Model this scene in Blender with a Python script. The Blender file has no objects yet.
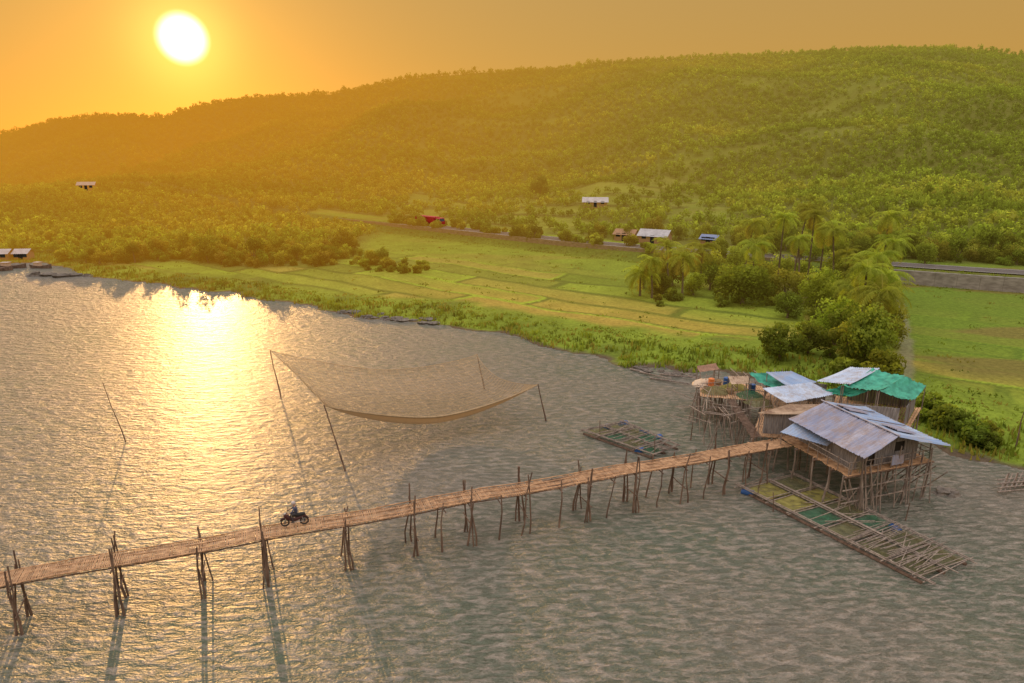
import bpy, math, random
import numpy as np
from mathutils import Vector, Matrix
rng = np.random.default_rng(7)
random.seed(7)
scene = bpy.context.scene
scene.view_settings.view_transform = 'Standard'
scene.view_settings.look = 'None'
scene.view_settings.exposure = 0
COL = scene.collection

# ------------------------------------------------------------ camera
CH = 25.0
PITCH = math.atan(0.28)
cp, sp = math.cos(PITCH), math.sin(PITCH)
camd = bpy.data.cameras.new("camera")
camd.sensor_width = 36.0
camd.lens = 24.0
camd.clip_end = 6000
camd.clip_start = 0.5
cam = bpy.data.objects.new("camera", camd)
cam.location = (0, 0, CH)
cam.rotation_euler = (math.pi / 2 - PITCH, 0, 0)
COL.objects.link(cam)
scene.camera = cam


def G(u, v, z=0.0):
    """plan position (survey of the aerial photo) of a point at height z"""
    dx = (u - 512) / 683.0
    dy = (341.5 - v) / 683.0
    D = (dx, cp + sp * dy, -sp + cp * dy)
    t = (CH - z) / (-D[2])
    return Vector((D[0] * t, D[1] * t, z))


# ------------------------------------------------------------ noise
def hash2(ix, iy, s=0):
    h = np.sin(ix * 127.1 + iy * 311.7 + s * 74.7) * 43758.5453
    return h - np.floor(h)


def vnoise(x, y, s=0):
    x = np.asarray(x, float); y = np.asarray(y, float)
    ix = np.floor(x); iy = np.floor(y)
    fx = x - ix; fy = y - iy
    fx = fx * fx * (3 - 2 * fx); fy = fy * fy * (3 - 2 * fy)
    a = hash2(ix, iy, s); b = hash2(ix + 1, iy, s)
    c = hash2(ix, iy + 1, s); d = hash2(ix + 1, iy + 1, s)
    return (a * (1 - fx) + b * fx) * (1 - fy) + (c * (1 - fx) + d * fx) * fy


def fbm(x, y, s=0, o=3):
    r = 0; a = .5; t = 0
    for i in range(o):
        r = r + a * vnoise(x, y, s + i * 3); t += a
        x = x * 2.03; y = y * 2.03; a *= .5
    return r / t


def sst(a, b, x):
    t = np.clip((x - a) / (b - a), 0, 1)
    return t * t * (3 - 2 * t)


# ------------------------------------------------------------ terrain functions
_sh = [(-60, 262), (0, 264), (40, 262), (95, 276), (160, 284), (230, 293), (330, 313), (430, 322), (500, 335), (560, 350),
       (620, 362), (690, 375), (760, 377), (810, 386), (870, 408), (915, 432), (950, 455), (1024, 472), (1120, 480), (1250, 500)]
_shp = [G(u, v, 0) for u, v in _sh]
SA = np.array([p.x / p.y for p in _shp]); SY = np.array([p.y for p in _shp])


def dshore(x, y):
    a = x / np.maximum(y, 1)
    ys = np.interp(a, SA, SY)
    n = (fbm(x / 7, y / 7, 5) - .5) * 5 + (fbm(x / 2, y / 2, 9) - .5) * 1.2
    return (y - ys) * 0.75 + n * np.clip(ys / 90, .35, 1.2)


_rx = np.arange(-600, 600, 2.0)
_ry = np.interp(_rx, [-600, -200, -46, 30, 77, 94, 200, 600], [560, 330, 225, 159, 135, 124, 96, 60])
k = np.hanning(31); k /= k.sum()
_ry = np.convolve(np.pad(_ry, 15, mode='edge'), k, mode='valid')


def yroad(x):
    return np.interp(x, _rx, _ry)


_rg = [(-120, 135), (0, 128), (60, 114), (120, 109), (160, 112), (200, 99), (260, 91), (330, 88), (400, 73), (470, 67), (560, 62),
       (640, 55), (720, 50), (800, 48), (870, 43), (950, 41), (1024, 48), (1150, 60)]
RA = []; RT = []
for u, v in _rg:
    dx = (u - 512) / 683.0; dy = (341.5 - v) / 683.0
    yy = cp + sp * dy
    RA.append(dx / yy); RT.append((-sp + cp * dy) / yy)
RA = np.array(RA); RT = np.array(RT)
YR = 620.0


def hgt(x, y):
    x = np.asarray(x, float); y = np.asarray(y, float)
    d = dshore(x, y)
    dr = (y - yroad(x)) * 0.8
    h = np.where(d < 0, np.maximum(-1.6, d * 0.16), 0.05 + 0.65 * sst(0, 7, d))
    h = h + (fbm(x / 5, y / 5, 21) - .5) * 0.3 * sst(0, 4, d) * sst(14, 6, d)
    h = h + 2.3 * sst(-7, -4, dr) * sst(3, 12, d)
    a = x / np.maximum(y, 1)
    rz = CH + YR * np.interp(a, RA, RT) - 5.0
    y0 = yroad(x) + 25
    t = np.clip((y - y0) / (YR - y0), 0, 1.6)
    tt = np.where(t < 1, t ** 1.25, 1 - (t - 1) * .5)
    hill = (rz - 3) * tt
    hill = hill + (fbm(x / 80, y / 90, 31, 2) - .5) * 36 * np.sin(np.clip(t, 0, 1) * math.pi)
    hill = hill + (fbm(x / 18, y / 18, 35, 2) - .5) * 3.0 * sst(0, .15, t)
    h = h + np.where(dr > 5, hill, 0)
    sp_ = 9 * np.exp(-(((x + 165) / 90) ** 2 + ((y - 300) / 70) ** 2))
    h = h + sp_ * sst(2, 20, d)
    return h


def forest(x, y):
    """woodland cover 0..1"""
    d = dshore(x, y)
    dr = (y - yroad(x)) * 0.8
    left = sst(-34, -44, x + (y - 150) * .05) * sst(143, 158, y + (fbm(x / 15, y / 15, 3) - .5) * 22)
    hill = sst(6, 11, dr)
    clear = sst(-52, -38, x) * sst(80, 62, x - (y - 215) * .05) * sst(305, 275, y + (fbm(x / 30, y / 30, 8) - .5) * 60)
    clear = clear * sst(175, 190, y)
    hedge = (np.abs(((x * .59 + y * .807) / 20 + .2 * fbm(x / 30, y / 30, 4)) % 1 - .5) < .12)
    clear = np.where(hedge & (fbm(x / 9, y / 9, 77) > .38), 0, clear)
    clear = np.where(fbm(x / 11, y / 11, 79) > .64, 0, clear)
    hill = hill * (1 - clear)
    patch = sst(.58, .66, fbm(x / 60, y / 18, 50)) * sst(240, 270, y)
    hill = hill * (1 - .55 * patch)
    f = np.maximum(left, hill)
    roadgap = (np.abs(dr) < 7) & (x > -70)
    return np.where((d > 7) & ~roadgap, f, 0)


# ------------------------------------------------------------ node helpers
SUN_AZ = math.atan2(-.483, 1.083)
SUN_EL = math.radians(7.6)
SUN = Vector((math.sin(SUN_AZ) * math.cos(SUN_EL), math.cos(SUN_AZ) * math.cos(SUN_EL), math.sin(SUN_EL)))


def N(nt, t, **kw):
    n = nt.nodes.new(t)
    for k_, v_ in kw.items():
        setattr(n, k_, v_)
    return n


def math_n(nt, op, a, b=None, clamp=False):
    n = nt.nodes.new('ShaderNodeMath'); n.operation = op; n.use_clamp = clamp
    for i, q in enumerate((a, b)):
        if q is None: continue
        if isinstance(q, (int, float)): n.inputs[i].default_value = q
        else: nt.links.new(q, n.inputs[i])
    return n.outputs[0]


def mixc(nt, f, a, b, mode='MIX'):
    n = nt.nodes.new('ShaderNodeMix'); n.data_type = 'RGBA'; n.blend_type = mode
    for i, q in ((0, f), (6, a), (7, b)):
        if isinstance(q, (int, float)): n.inputs[i].default_value = q
        elif isinstance(q, (tuple, list)): n.inputs[i].default_value = (*q[:3], 1)
        else: nt.links.new(q, n.inputs[i])
    return n.outputs[2]


def ramp(nt, f, stops):
    n = nt.nodes.new('ShaderNodeValToRGB')
    e = n.color_ramp.elements
    while len(e) < len(stops): e.new(.5)
    for i, (p, c) in enumerate(stops):
        e[i].position = p; e[i].color = (*c, 1)
    if f is not None: nt.links.new(f, n.inputs[0])
    return n.outputs[0]


# distance haze painted into materials as emission, by world position and sun bearing
hz = bpy.data.node_groups.new("painted_haze", 'ShaderNodeTree')
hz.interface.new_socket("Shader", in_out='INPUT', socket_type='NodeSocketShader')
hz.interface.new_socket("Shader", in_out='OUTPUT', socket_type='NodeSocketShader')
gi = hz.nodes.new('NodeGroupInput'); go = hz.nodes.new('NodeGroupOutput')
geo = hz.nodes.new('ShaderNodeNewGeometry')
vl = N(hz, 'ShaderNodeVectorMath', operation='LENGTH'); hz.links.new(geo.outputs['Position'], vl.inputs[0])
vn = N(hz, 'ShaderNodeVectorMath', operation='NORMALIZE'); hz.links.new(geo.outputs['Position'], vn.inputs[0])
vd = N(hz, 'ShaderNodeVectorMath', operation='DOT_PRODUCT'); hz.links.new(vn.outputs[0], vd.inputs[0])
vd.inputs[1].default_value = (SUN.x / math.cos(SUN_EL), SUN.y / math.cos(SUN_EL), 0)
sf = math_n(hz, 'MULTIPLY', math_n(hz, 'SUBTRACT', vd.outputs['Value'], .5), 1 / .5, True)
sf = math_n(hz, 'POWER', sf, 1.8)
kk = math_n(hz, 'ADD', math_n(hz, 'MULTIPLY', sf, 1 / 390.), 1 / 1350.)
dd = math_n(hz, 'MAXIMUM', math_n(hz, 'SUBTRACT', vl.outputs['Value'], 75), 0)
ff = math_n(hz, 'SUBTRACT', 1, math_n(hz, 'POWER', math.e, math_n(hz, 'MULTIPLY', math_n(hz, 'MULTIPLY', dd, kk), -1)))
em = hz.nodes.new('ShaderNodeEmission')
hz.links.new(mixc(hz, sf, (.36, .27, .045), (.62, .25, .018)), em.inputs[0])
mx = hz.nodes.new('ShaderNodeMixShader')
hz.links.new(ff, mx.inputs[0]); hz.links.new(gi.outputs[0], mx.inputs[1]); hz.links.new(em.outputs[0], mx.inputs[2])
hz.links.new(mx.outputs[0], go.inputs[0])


def newmat(name):
    m = bpy.data.materials.new(name); m.use_nodes = True
    nt = m.node_tree; nt.nodes.clear()
    out = nt.nodes.new('ShaderNodeOutputMaterial')
    return m, nt, out


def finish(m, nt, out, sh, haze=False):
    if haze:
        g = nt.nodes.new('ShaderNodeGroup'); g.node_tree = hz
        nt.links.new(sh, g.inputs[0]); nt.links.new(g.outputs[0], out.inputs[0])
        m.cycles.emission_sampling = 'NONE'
    else:
        nt.links.new(sh, out.inputs[0])
    return m


def simple(name, c1, c2, scale=3.0, rough=.8, stretch=(1, 1, 1), bump=0.0, metal=0, haze=False, detail=4, c3=None):
    m, nt, out = newmat(name)
    tc = nt.nodes.new('ShaderNodeTexCoord')
    mp = nt.nodes.new('ShaderNodeMapping'); mp.inputs['Scale'].default_value = stretch
    nt.links.new(tc.outputs['Object'], mp.inputs[0])
    no = nt.nodes.new('ShaderNodeTexNoise'); no.inputs['Scale'].default_value = scale; no.inputs['Detail'].default_value = detail
    nt.links.new(mp.outputs[0], no.inputs[0])
    st = [(.3, c1), (.7, c2)] if c3 is None else [(.3, c1), (.55, c2), (.72, c3)]
    c = ramp(nt, no.outputs[0], st)
    oi = nt.nodes.new('ShaderNodeObjectInfo')
    v = math_n(nt, 'ADD', math_n(nt, 'MULTIPLY', oi.outputs['Random'], .3), .85)
    hs = nt.nodes.new('ShaderNodeHueSaturation'); nt.links.new(c, hs.inputs['Color']); nt.links.new(v, hs.inputs['Value'])
    b = nt.nodes.new('ShaderNodeBsdfPrincipled')
    b.inputs['Roughness'].default_value = rough; b.inputs['Metallic'].default_value = metal
    b.inputs['Specular IOR Level'].default_value = .3
    nt.links.new(hs.outputs[0], b.inputs['Base Color'])
    if bump:
        bp = nt.nodes.new('ShaderNodeBump'); bp.inputs['Distance'].default_value = bump
        nt.links.new(no.outputs[0], bp.inputs['Height']); nt.links.new(bp.outputs[0], b.inputs['Normal'])
    return finish(m, nt, out, b.outputs[0], haze)


def corr(name, c1, c2, rust=(.2, .1, .06), amt=.66):
    m, nt, out = newmat(name)
    tc = nt.nodes.new('ShaderNodeTexCoord')
    no = nt.nodes.new('ShaderNodeTexNoise'); no.inputs['Scale'].default_value = 1.1; no.inputs['Detail'].default_value = 5
    nt.links.new(tc.outputs['Object'], no.inputs[0])
    at = nt.nodes.new('ShaderNodeAttribute'); at.attribute_name = 'col'
    c = mixc(nt, at.outputs['Fac'], c1, c2)
    no2 = nt.nodes.new('ShaderNodeTexNoise'); no2.inputs['Scale'].default_value = 6; no2.inputs['Detail'].default_value = 6
    nt.links.new(tc.outputs['Object'], no2.inputs[0])
    s = math_n(nt, 'ADD', math_n(nt, 'MULTIPLY', no.outputs[0], .6), math_n(nt, 'MULTIPLY', no2.outputs[0], .4))
    f = math_n(nt, 'MULTIPLY', math_n(nt, 'SUBTRACT', s, amt - .14), 6, True)
    f = math_n(nt, 'MULTIPLY', f, .8)
    c = mixc(nt, f, c, rust)
    b = nt.nodes.new('ShaderNodeBsdfPrincipled'); nt.links.new(c, b.inputs['Base Color'])
    b.inputs['Roughness'].default_value = .6; b.inputs['Specular IOR Level'].default_value = .3
    return finish(m, nt, out, b.outputs[0])


def foliage(name, mul=(1, 1, 1), trans=.4, haze=True):
    m, nt, out = newmat(name)
    at = nt.nodes.new('ShaderNodeAttribute'); at.attribute_name = 'col'
    oi = nt.nodes.new('ShaderNodeObjectInfo')
    v = math_n(nt, 'ADD', math_n(nt, 'MULTIPLY', oi.outputs['Random'], .45), .78)
    hs = nt.nodes.new('ShaderNodeHueSaturation'); nt.links.new(at.outputs['Color'], hs.inputs['Color']); nt.links.new(v, hs.inputs['Value'])
    hv = math_n(nt, 'ADD', math_n(nt, 'MULTIPLY', oi.outputs['Random'], .04), .48)
    nt.links.new(hv, hs.inputs['Hue'])
    c = mixc(nt, 1.0, hs.outputs[0], mul, 'MULTIPLY')
    d = nt.nodes.new('ShaderNodeBsdfDiffuse'); nt.links.new(c, d.inputs[0])
    t = nt.nodes.new('ShaderNodeBsdfTranslucent'); nt.links.new(mixc(nt, 1.0, c, (1.7, 1.8, .9), 'MULTIPLY'), t.inputs[0])
    x = nt.nodes.new('ShaderNodeMixShader'); x.inputs[0].default_value = trans
    nt.links.new(d.outputs[0], x.inputs[1]); nt.links.new(t.outputs[0], x.inputs[2])
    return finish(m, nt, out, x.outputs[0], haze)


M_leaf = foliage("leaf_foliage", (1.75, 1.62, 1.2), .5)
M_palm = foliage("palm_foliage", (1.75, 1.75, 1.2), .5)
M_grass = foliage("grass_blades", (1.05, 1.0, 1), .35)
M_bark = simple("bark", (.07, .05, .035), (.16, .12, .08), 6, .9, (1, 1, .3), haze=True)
M_wood = simple("weathered_wood", (.08, .05, .035), (.21, .14, .10), 5, .85, (1, 1, .25))
M_wood2 = simple("grey_wood", (.13, .10, .085), (.32, .26, .21), 5, .85, (1, 1, .3))
M_bamboo = simple("bamboo_slats", (.22, .12, .06), (.54, .33, .18), 2.6, .8, (1, 1, 1), detail=9)
M_bamboo2 = simple("bamboo_poles", (.24, .16, .09), (.46, .34, .21), 3, .7)
M_wall = simple("plank_wall", (.13, .12, .12), (.32, .30, .29), 3, .8, (4, 4, .4))
M_blue = corr("blue_corrugated_roof", (.18, .27, .44), (.38, .47, .60), (.28, .27, .29), .60)
M_grey = corr("grey_corrugated_roof", (.20, .22, .32), (.36, .36, .43), (.26, .20, .18), .58)
M_white = corr("pale_corrugated_roof", (.34, .42, .56), (.56, .62, .70), (.30, .26, .24), .60)
M_tan = corr("tan_roof", (.40, .29, .20), (.52, .40, .28), (.2, .12, .08), .6)
M_green = simple("green_tarpaulin", (.01, .15, .10), (.05, .36, .24), 1.6, .6)
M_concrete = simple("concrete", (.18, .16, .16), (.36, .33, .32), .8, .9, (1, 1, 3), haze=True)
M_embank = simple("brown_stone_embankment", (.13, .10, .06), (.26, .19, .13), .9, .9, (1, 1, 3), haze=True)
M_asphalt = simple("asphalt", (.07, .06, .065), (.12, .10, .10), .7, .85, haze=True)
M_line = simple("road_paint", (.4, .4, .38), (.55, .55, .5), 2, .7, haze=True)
M_rock = simple("rock", (.07, .06, .05), (.2, .17, .14), 2, .95, bump=.1)
M_blued = simple("blue_plastic", (.02, .07, .22), (.03, .11, .30), 2, .45)
M_orange = simple("orange_plastic", (.5, .14, .04), (.6, .2, .06), 2, .5)
M_red = simple("red_paint", (.34, .02, .015), (.45, .03, .02), 2, .5)
M_dred = simple("dark_bike_paint", (.05, .02, .02), (.08, .03, .03), 2, .4)
M_black = simple("black_rubber", (.015, .015, .015), (.03, .03, .03), 3, .6)
M_metal = simple("steel", (.25, .25, .25), (.4, .4, .4), 4, .4, metal=.7)
M_glass = simple("dark_glass", (.02, .025, .03), (.04, .045, .05), 2, .1)
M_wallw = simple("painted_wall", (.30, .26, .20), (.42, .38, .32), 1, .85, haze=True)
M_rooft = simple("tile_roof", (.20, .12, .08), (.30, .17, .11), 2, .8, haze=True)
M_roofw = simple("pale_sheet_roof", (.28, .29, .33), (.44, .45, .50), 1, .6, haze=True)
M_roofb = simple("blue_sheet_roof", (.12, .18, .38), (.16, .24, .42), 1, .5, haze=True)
M_dark = simple("dark_opening", (.02, .018, .015), (.04, .035, .03), 1, .9)
M_skin = simple("skin", (.35, .2, .13), (.4, .24, .16), 5, .6)
M_shirt = simple("shirt_cloth", (.05, .06, .10), (.07, .08, .13), 8, .9)
M_trouser = simple("trouser_cloth", (.03, .03, .035), (.05, .05, .055), 8, .9)
M_helmet = simple("helmet_paint", (.35, .3, .3), (.45, .4, .4), 3, .3)


def netmat(name, c, op, n=2.0):
    m, nt, out = newmat(name)
    tc = nt.nodes.new('ShaderNodeTexCoord')
    no = nt.nodes.new('ShaderNodeTexNoise'); no.inputs['Scale'].default_value = n; no.inputs['Detail'].default_value = 4
    nt.links.new(tc.outputs['Object'], no.inputs[0])
    at = nt.nodes.new('ShaderNodeAttribute'); at.attribute_name = 'col'
    f = math_n(nt, 'MULTIPLY', math_n(nt, 'ADD', math_n(nt, 'MULTIPLY', no.outputs[0], 1.2), .4), at.outputs['Fac'], False)
    f = math_n(nt, 'MULTIPLY', f, op, True)
    d = nt.nodes.new('ShaderNodeBsdfDiffuse'); d.inputs[0].default_value = (*c, 1)
    tl = nt.nodes.new('ShaderNodeBsdfTranslucent'); tl.inputs[0].default_value = (*c, 1)
    x0 = nt.nodes.new('ShaderNodeMixShader'); x0.inputs[0].default_value = .25
    nt.links.new(d.outputs[0], x0.inputs[1]); nt.links.new(tl.outputs[0], x0.inputs[2])
    tr = nt.nodes.new('ShaderNodeBsdfTransparent')
    x = nt.nodes.new('ShaderNodeMixShader'); nt.links.new(f, x.inputs[0])
    nt.links.new(tr.outputs[0], x.inputs[1]); nt.links.new(x0.outputs[0], x.inputs[2])
    return finish(m, nt, out, x.outputs[0])


M_net = netmat("tan_netting", (.38, .27, .15), .85, 1.6)
M_netg = netmat("green_netting", (.07, .18, .10), .65, 1.4)
M_nety = netmat("yellow_netting", (.33, .29, .09), .85, 1.2)
M_neto = netmat("olive_netting", (.20, .19, .09), .65, 1.2)


# ------------------------------------------------------------ mesh builder
class MB:
    def __init__(s):
        s.v = []; s.f = []; s.c = []; s.m = []

    def add(s, vs, fs, col=1.0, m=0):
        b = len(s.v)
        s.v += [tuple(p) for p in vs]
        s.c += [col] * len(vs)
        s.f += [tuple(b + i for i in f) for f in fs]
        s.m += [m] * len(fs)

    def tube(s, p0, p1, r0, r1=None, n=6, m=0):
        r1 = r0 if r1 is None else r1
        p0 = Vector(p0); p1 = Vector(p1)
        d = (p1 - p0)
        if d.length < 1e-5: return
        d.normalize()
        a = d.cross(Vector((0, 0, 1)))
        if a.length < 1e-3: a = Vector((1, 0, 0))
        a.normalize(); b = d.cross(a)
        vs = []
        for p, r in ((p0, r0), (p1, r1)):
            for i in range(n):
                t = 2 * math.pi * i / n
                vs.append(p + a * (math.cos(t) * r) + b * (math.sin(t) * r))
        fs = [(i, (i + 1) % n, n + (i + 1) % n, n + i) for i in range(n)]
        fs += [tuple(range(n - 1, -1, -1)), tuple(range(n, 2 * n))]
        s.add(vs, fs, m=m)

    def path(s, pts, rs, n=6, m=0):
        pts = [Vector(p) for p in pts]
        vs = []
        for k_, p in enumerate(pts):
            d = (pts[min(k_ + 1, len(pts) - 1)] - pts[max(k_ - 1, 0)]).normalized()
            a = d.cross(Vector((0.01, 1, 0.02)))
            if a.length < 1e-3: a = Vector((1, 0, 0))
            a.normalize(); b = d.cross(a)
            for i in range(n):
                t = 2 * math.pi * i / n
                vs.append(p + a * (math.cos(t) * rs[k_]) + b * (math.sin(t) * rs[k_]))
        fs = []
        for k_ in range(len(pts) - 1):
            for i in range(n):
                fs.append((k_ * n + i, k_ * n + (i + 1) % n, (k_ + 1) * n + (i + 1) % n, (k_ + 1) * n + i))
        fs += [tuple(range(n - 1, -1, -1)), tuple(range((len(pts) - 1) * n, len(pts) * n))]
        s.add(vs, fs, m=m)

    def box(s, c, sz, e1=(1, 0, 0), e2=None, col=1.0, m=0):
        c = Vector(c); e1 = Vector(e1).normalized()
        e3 = Vector((0, 0, 1))
        if e2 is None: e2 = e3.cross(e1).normalized()
        e2 = Vector(e2); e3 = e1.cross(e2).normalized()
        vs = []
        for k_ in (-1, 1):
            for j in (-1, 1):
                for i in (-1, 1):
                    vs.append(c + e1 * (i * sz[0] / 2) + e2 * (j * sz[1] / 2) + e3 * (k_ * sz[2] / 2))
        s.add(vs, [(0, 2, 3, 1), (4, 5, 7, 6), (0, 1, 5, 4), (2, 6, 7, 3), (0, 4, 6, 2), (1, 3, 7, 5)], col, m)

    def slab(s, q, th=.05, m=0):
        q = [Vector(p) for p in q]
        lo = [p - Vector((0, 0, th)) for p in q]
        s.add(q + lo, [(0, 1, 2, 3), (7, 6, 5, 4), (0, 4, 5, 1), (1, 5, 6, 2), (2, 6, 7, 3), (3, 7, 4, 0)], m=m)

    def sheet(s, q, n=30, amp=.03, rows=4, sag=0.0, pan=6, jit=.0, m=0):
        """q: p00,p10,p11,p01 ; corrugation varies p00->p10"""
        a, b, c, d = [Vector(p) for p in q]
        nrm = (b - a).cross(d - a).normalized()
        if nrm.z < 0: nrm = -nrm
        base = len(s.v)
        cols = n * 2
        for j in range(rows + 1):
            t = j / rows
            for i in range(cols + 1):
                w = i / cols
                p = (a * (1 - w) + b * w) * (1 - t) + (d * (1 - w) + c * w) * t
                p = p + nrm * (amp * (1 if i % 2 else -1))
                p.z -= sag * 4 * t * (1 - t) + sag * 2 * w * (1 - w) - (random.random() - .5) * jit
                s.v.append(tuple(p))
                pn = int(w * pan)
                s.c.append((.05 + .9 * ((math.sin(pn * 91.7 + 1.3) * 43.1) % 1)) * (.75 + .25 * (i % 2)) * (1 if (w * pan) % 1 > .08 else .3))
        for j in range(rows):
            for i in range(cols):
                s.f.append((base + j * (cols + 1) + i, base + j * (cols + 1) + i + 1,
                            base + (j + 1) * (cols + 1) + i + 1, base + (j + 1) * (cols + 1) + i)); s.m.append(m)

    def obj(s, name, mats, origin=(0, 0, 0), parent=None, label=None, smooth=False):
        o_ = Vector(origin)
        me = bpy.data.meshes.new(name)
        me.from_pydata([(v[0] - o_.x, v[1] - o_.y, v[2] - o_.z) for v in s.v], [], s.f)
        if not isinstance(mats, (list, tuple)): mats = [mats]
        for m in mats: me.materials.append(m)
        if len(mats) > 1: me.polygons.foreach_set('material_index', s.m)
        ca = me.color_attributes.new('col', 'FLOAT_COLOR', 'POINT')
        ca.data.foreach_set('color', [x for c in s.c for x in (c, c, c, 1)])
        if smooth: me.polygons.foreach_set('use_smooth', [True] * len(me.polygons))
        ob = bpy.data.objects.new(name, me)
        COL.objects.link(ob)
        if parent is not None:
            ob.parent = parent
            ob.location = o_ - parent.location
        else:
            ob.location = o_
        if label: ob["label"] = label
        return ob


def meta(o, label, cat, group=None, kind=None):
    if label: o["label"] = label
    if cat: o["category"] = cat
    if group: o["group"] = group
    if kind: o["kind"] = kind
    return o


def root(name, loc, label, cat, group=None):
    e = bpy.data.objects.new(name, None); e.empty_display_size = .5
    e.location = loc; COL.objects.link(e)
    return meta(e, label, cat, group)


def np_mesh(name, V, Fc, col=None, mats=(), midx=None, smooth=False):
    me = bpy.data.meshes.new(name)
    nv = len(V); nf, kf = Fc.shape
    me.vertices.add(nv); me.vertices.foreach_set('co', np.ascontiguousarray(V, dtype=np.float32).ravel())
    me.loops.add(nf * kf); me.loops.foreach_set('vertex_index', np.ascontiguousarray(Fc, dtype=np.int32).ravel())
    me.polygons.add(nf); me.polygons.foreach_set('loop_start', np.arange(0, nf * kf, kf, dtype=np.int32))
    try:
        me.polygons.foreach_set('loop_total', np.full(nf, kf, dtype=np.int32))
    except Exception:
        pass
    for m in mats: me.materials.append(m)
    if midx is not None: me.polygons.foreach_set('material_index', np.asarray(midx, dtype=np.int32))
    if smooth: me.polygons.foreach_set('use_smooth', np.ones(nf, dtype=bool))
    me.update(calc_edges=True)
    if col is not None:
        ca = me.color_attributes.new('col', 'FLOAT_COLOR', 'POINT')
        c4 = np.ones((nv, 4), dtype=np.float32); c4[:, :3] = col
        ca.data.foreach_set('color', c4.ravel())
    return me


def link(name, me, loc=(0, 0, 0)):
    o = bpy.data.objects.new(name, me); o.location = loc; COL.objects.link(o); return o


# ------------------------------------------------------------ terrain
A = np.linspace(-1.15, 1.15, 640)
Ys = [30.0]
while Ys[-1] < 1150: Ys.append(Ys[-1] * 1.0052 + .01)
Ys = np.array(Ys)
AA, YY = np.meshgrid(A, Ys)
XX = AA * (YY + 20)
ZZ = hgt(XX, YY)
D_ = dshore(XX, YY); DR = (YY - yroad(XX)) * .8
FO = forest(XX, YY)


def lerp(a, b, t):
    return a + (b - a) * t[..., None]


c_g = np.array([.13, .18, .022]); c_y = np.array([.29, .24, .05]); c_d = np.array([.055, .075, .018])
c_b = np.array([.20, .27, .03]); c_mud = np.array([.10, .075, .05]); c_for = np.array([.11, .12, .025])
n1 = fbm(XX / 12, YY / 12, 41); n2 = fbm(XX / 3, YY / 3, 43); n3 = fbm(XX / 40, YY / 40, 47)
P = XX * .807 - YY * .59 + (fbm(XX / 20, YY / 20, 61) - .5) * 9
Q = XX * .59 + YY * .807 + (fbm(XX / 25, YY / 25, 62) - .5) * 9
QW = 6.5; PW = 44
qi = np.floor(Q / QW); po = hash2(qi, 0, 1) * 60; pi_ = np.floor((P + po) / PW)
r1 = hash2(qi, pi_, 2); r2 = hash2(qi, pi_, 3)
C = lerp(np.broadcast_to(c_g, XX.shape + (3,)), c_b, np.clip(n1 * 1.2 - .1, 0, 1))
meadow = lerp(C, c_y * .75, sst(.45, .75, fbm(XX / 22, YY / 9, 92)) * .5)
plot = lerp(lerp(np.broadcast_to(c_b, C.shape), c_y, sst(.35, .8, r1) * .75), c_g, sst(.5, .95, r2) * .9)
ctr = G(620, 318, .7)
ol = np.exp(-(((P - (ctr.x * .807 - ctr.y * .59)) / 46) ** 2 + ((Q - (ctr.x * .59 + ctr.y * .807)) / 9.5) ** 2))
plot = lerp(plot, np.array([.33, .235, .05]), np.clip(ol * 1.0, 0, .75))
fq = (Q / QW) % 1; fp = ((P + po) / PW) % 1
dike = np.maximum(sst(.13, .06, np.minimum(fq, 1 - fq)), sst(.030, .016, np.minimum(fp, 1 - fp)))
plot = lerp(plot, np.array([.07, .10, .015]), dike * (r2 > .35) * .8 * np.clip(n2 + .4, 0, 1))
plot = lerp(plot, np.array([.24, .34, .03]), dike * (r2 <= .35) * .9)
farm = 1 - sst(-40, -20, DR + (n1 - .5) * 20)
plot = plot * farm[..., None] + meadow * (1 - farm)[..., None]
inf = sst(9, 13, D_ + (n1 - .5) * 6)
C = lerp(C, plot, inf)
C = C * (.80 + .40 * n2[..., None])
C = lerp(C, c_d, sst(.5, .75, fbm(XX / 6, YY / 6, 71)) * .45 * (1 - inf))
lawn = sst(44, 52, XX) * sst(12, 16, D_)
C = lerp(C, np.array([.10, .165, .02]), lawn * .7)
C = lerp(C, np.array([.17, .12, .04]), lawn * sst(.5, .62, fbm(XX / 24, YY / 7, 91)) * .7)
C = lerp(C, c_d * 1.4, sst(-9, -5, DR) * sst(-1, -3, DR) * .6)
scrub = lerp(np.broadcast_to(np.array([.12, .15, .025]), C.shape), np.array([.22, .24, .04]), np.clip(n1 * 1.5 - .3, 0, 1))
C = lerp(C, scrub, sst(8, 14, DR) * .75)
C = lerp(C, c_for, FO * .9)
C = lerp(C, c_mud, sst(1.3, .2, D_ + (n2 - .5) * 2))
pp = [G(906, 384, .7), G(906, 350, .7), G(902, 320, .7), G(896, 296, .7), G(892, 282, 1)]


def pathdist(X_, Y_):
    dmin = np.full(np.shape(X_), 99.)
    for i in range(len(pp) - 1):
        ax, ay = pp[i].x, pp[i].y; bx, by = pp[i + 1].x, pp[i + 1].y
        L2 = (bx - ax) ** 2 + (by - ay) ** 2
        t = np.clip(((X_ - ax) * (bx - ax) + (Y_ - ay) * (by - ay)) / L2, 0, 1)
        dmin = np.minimum(dmin, np.hypot(X_ - ax - t * (bx - ax), Y_ - ay - t * (by - ay)))
    return dmin


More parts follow.
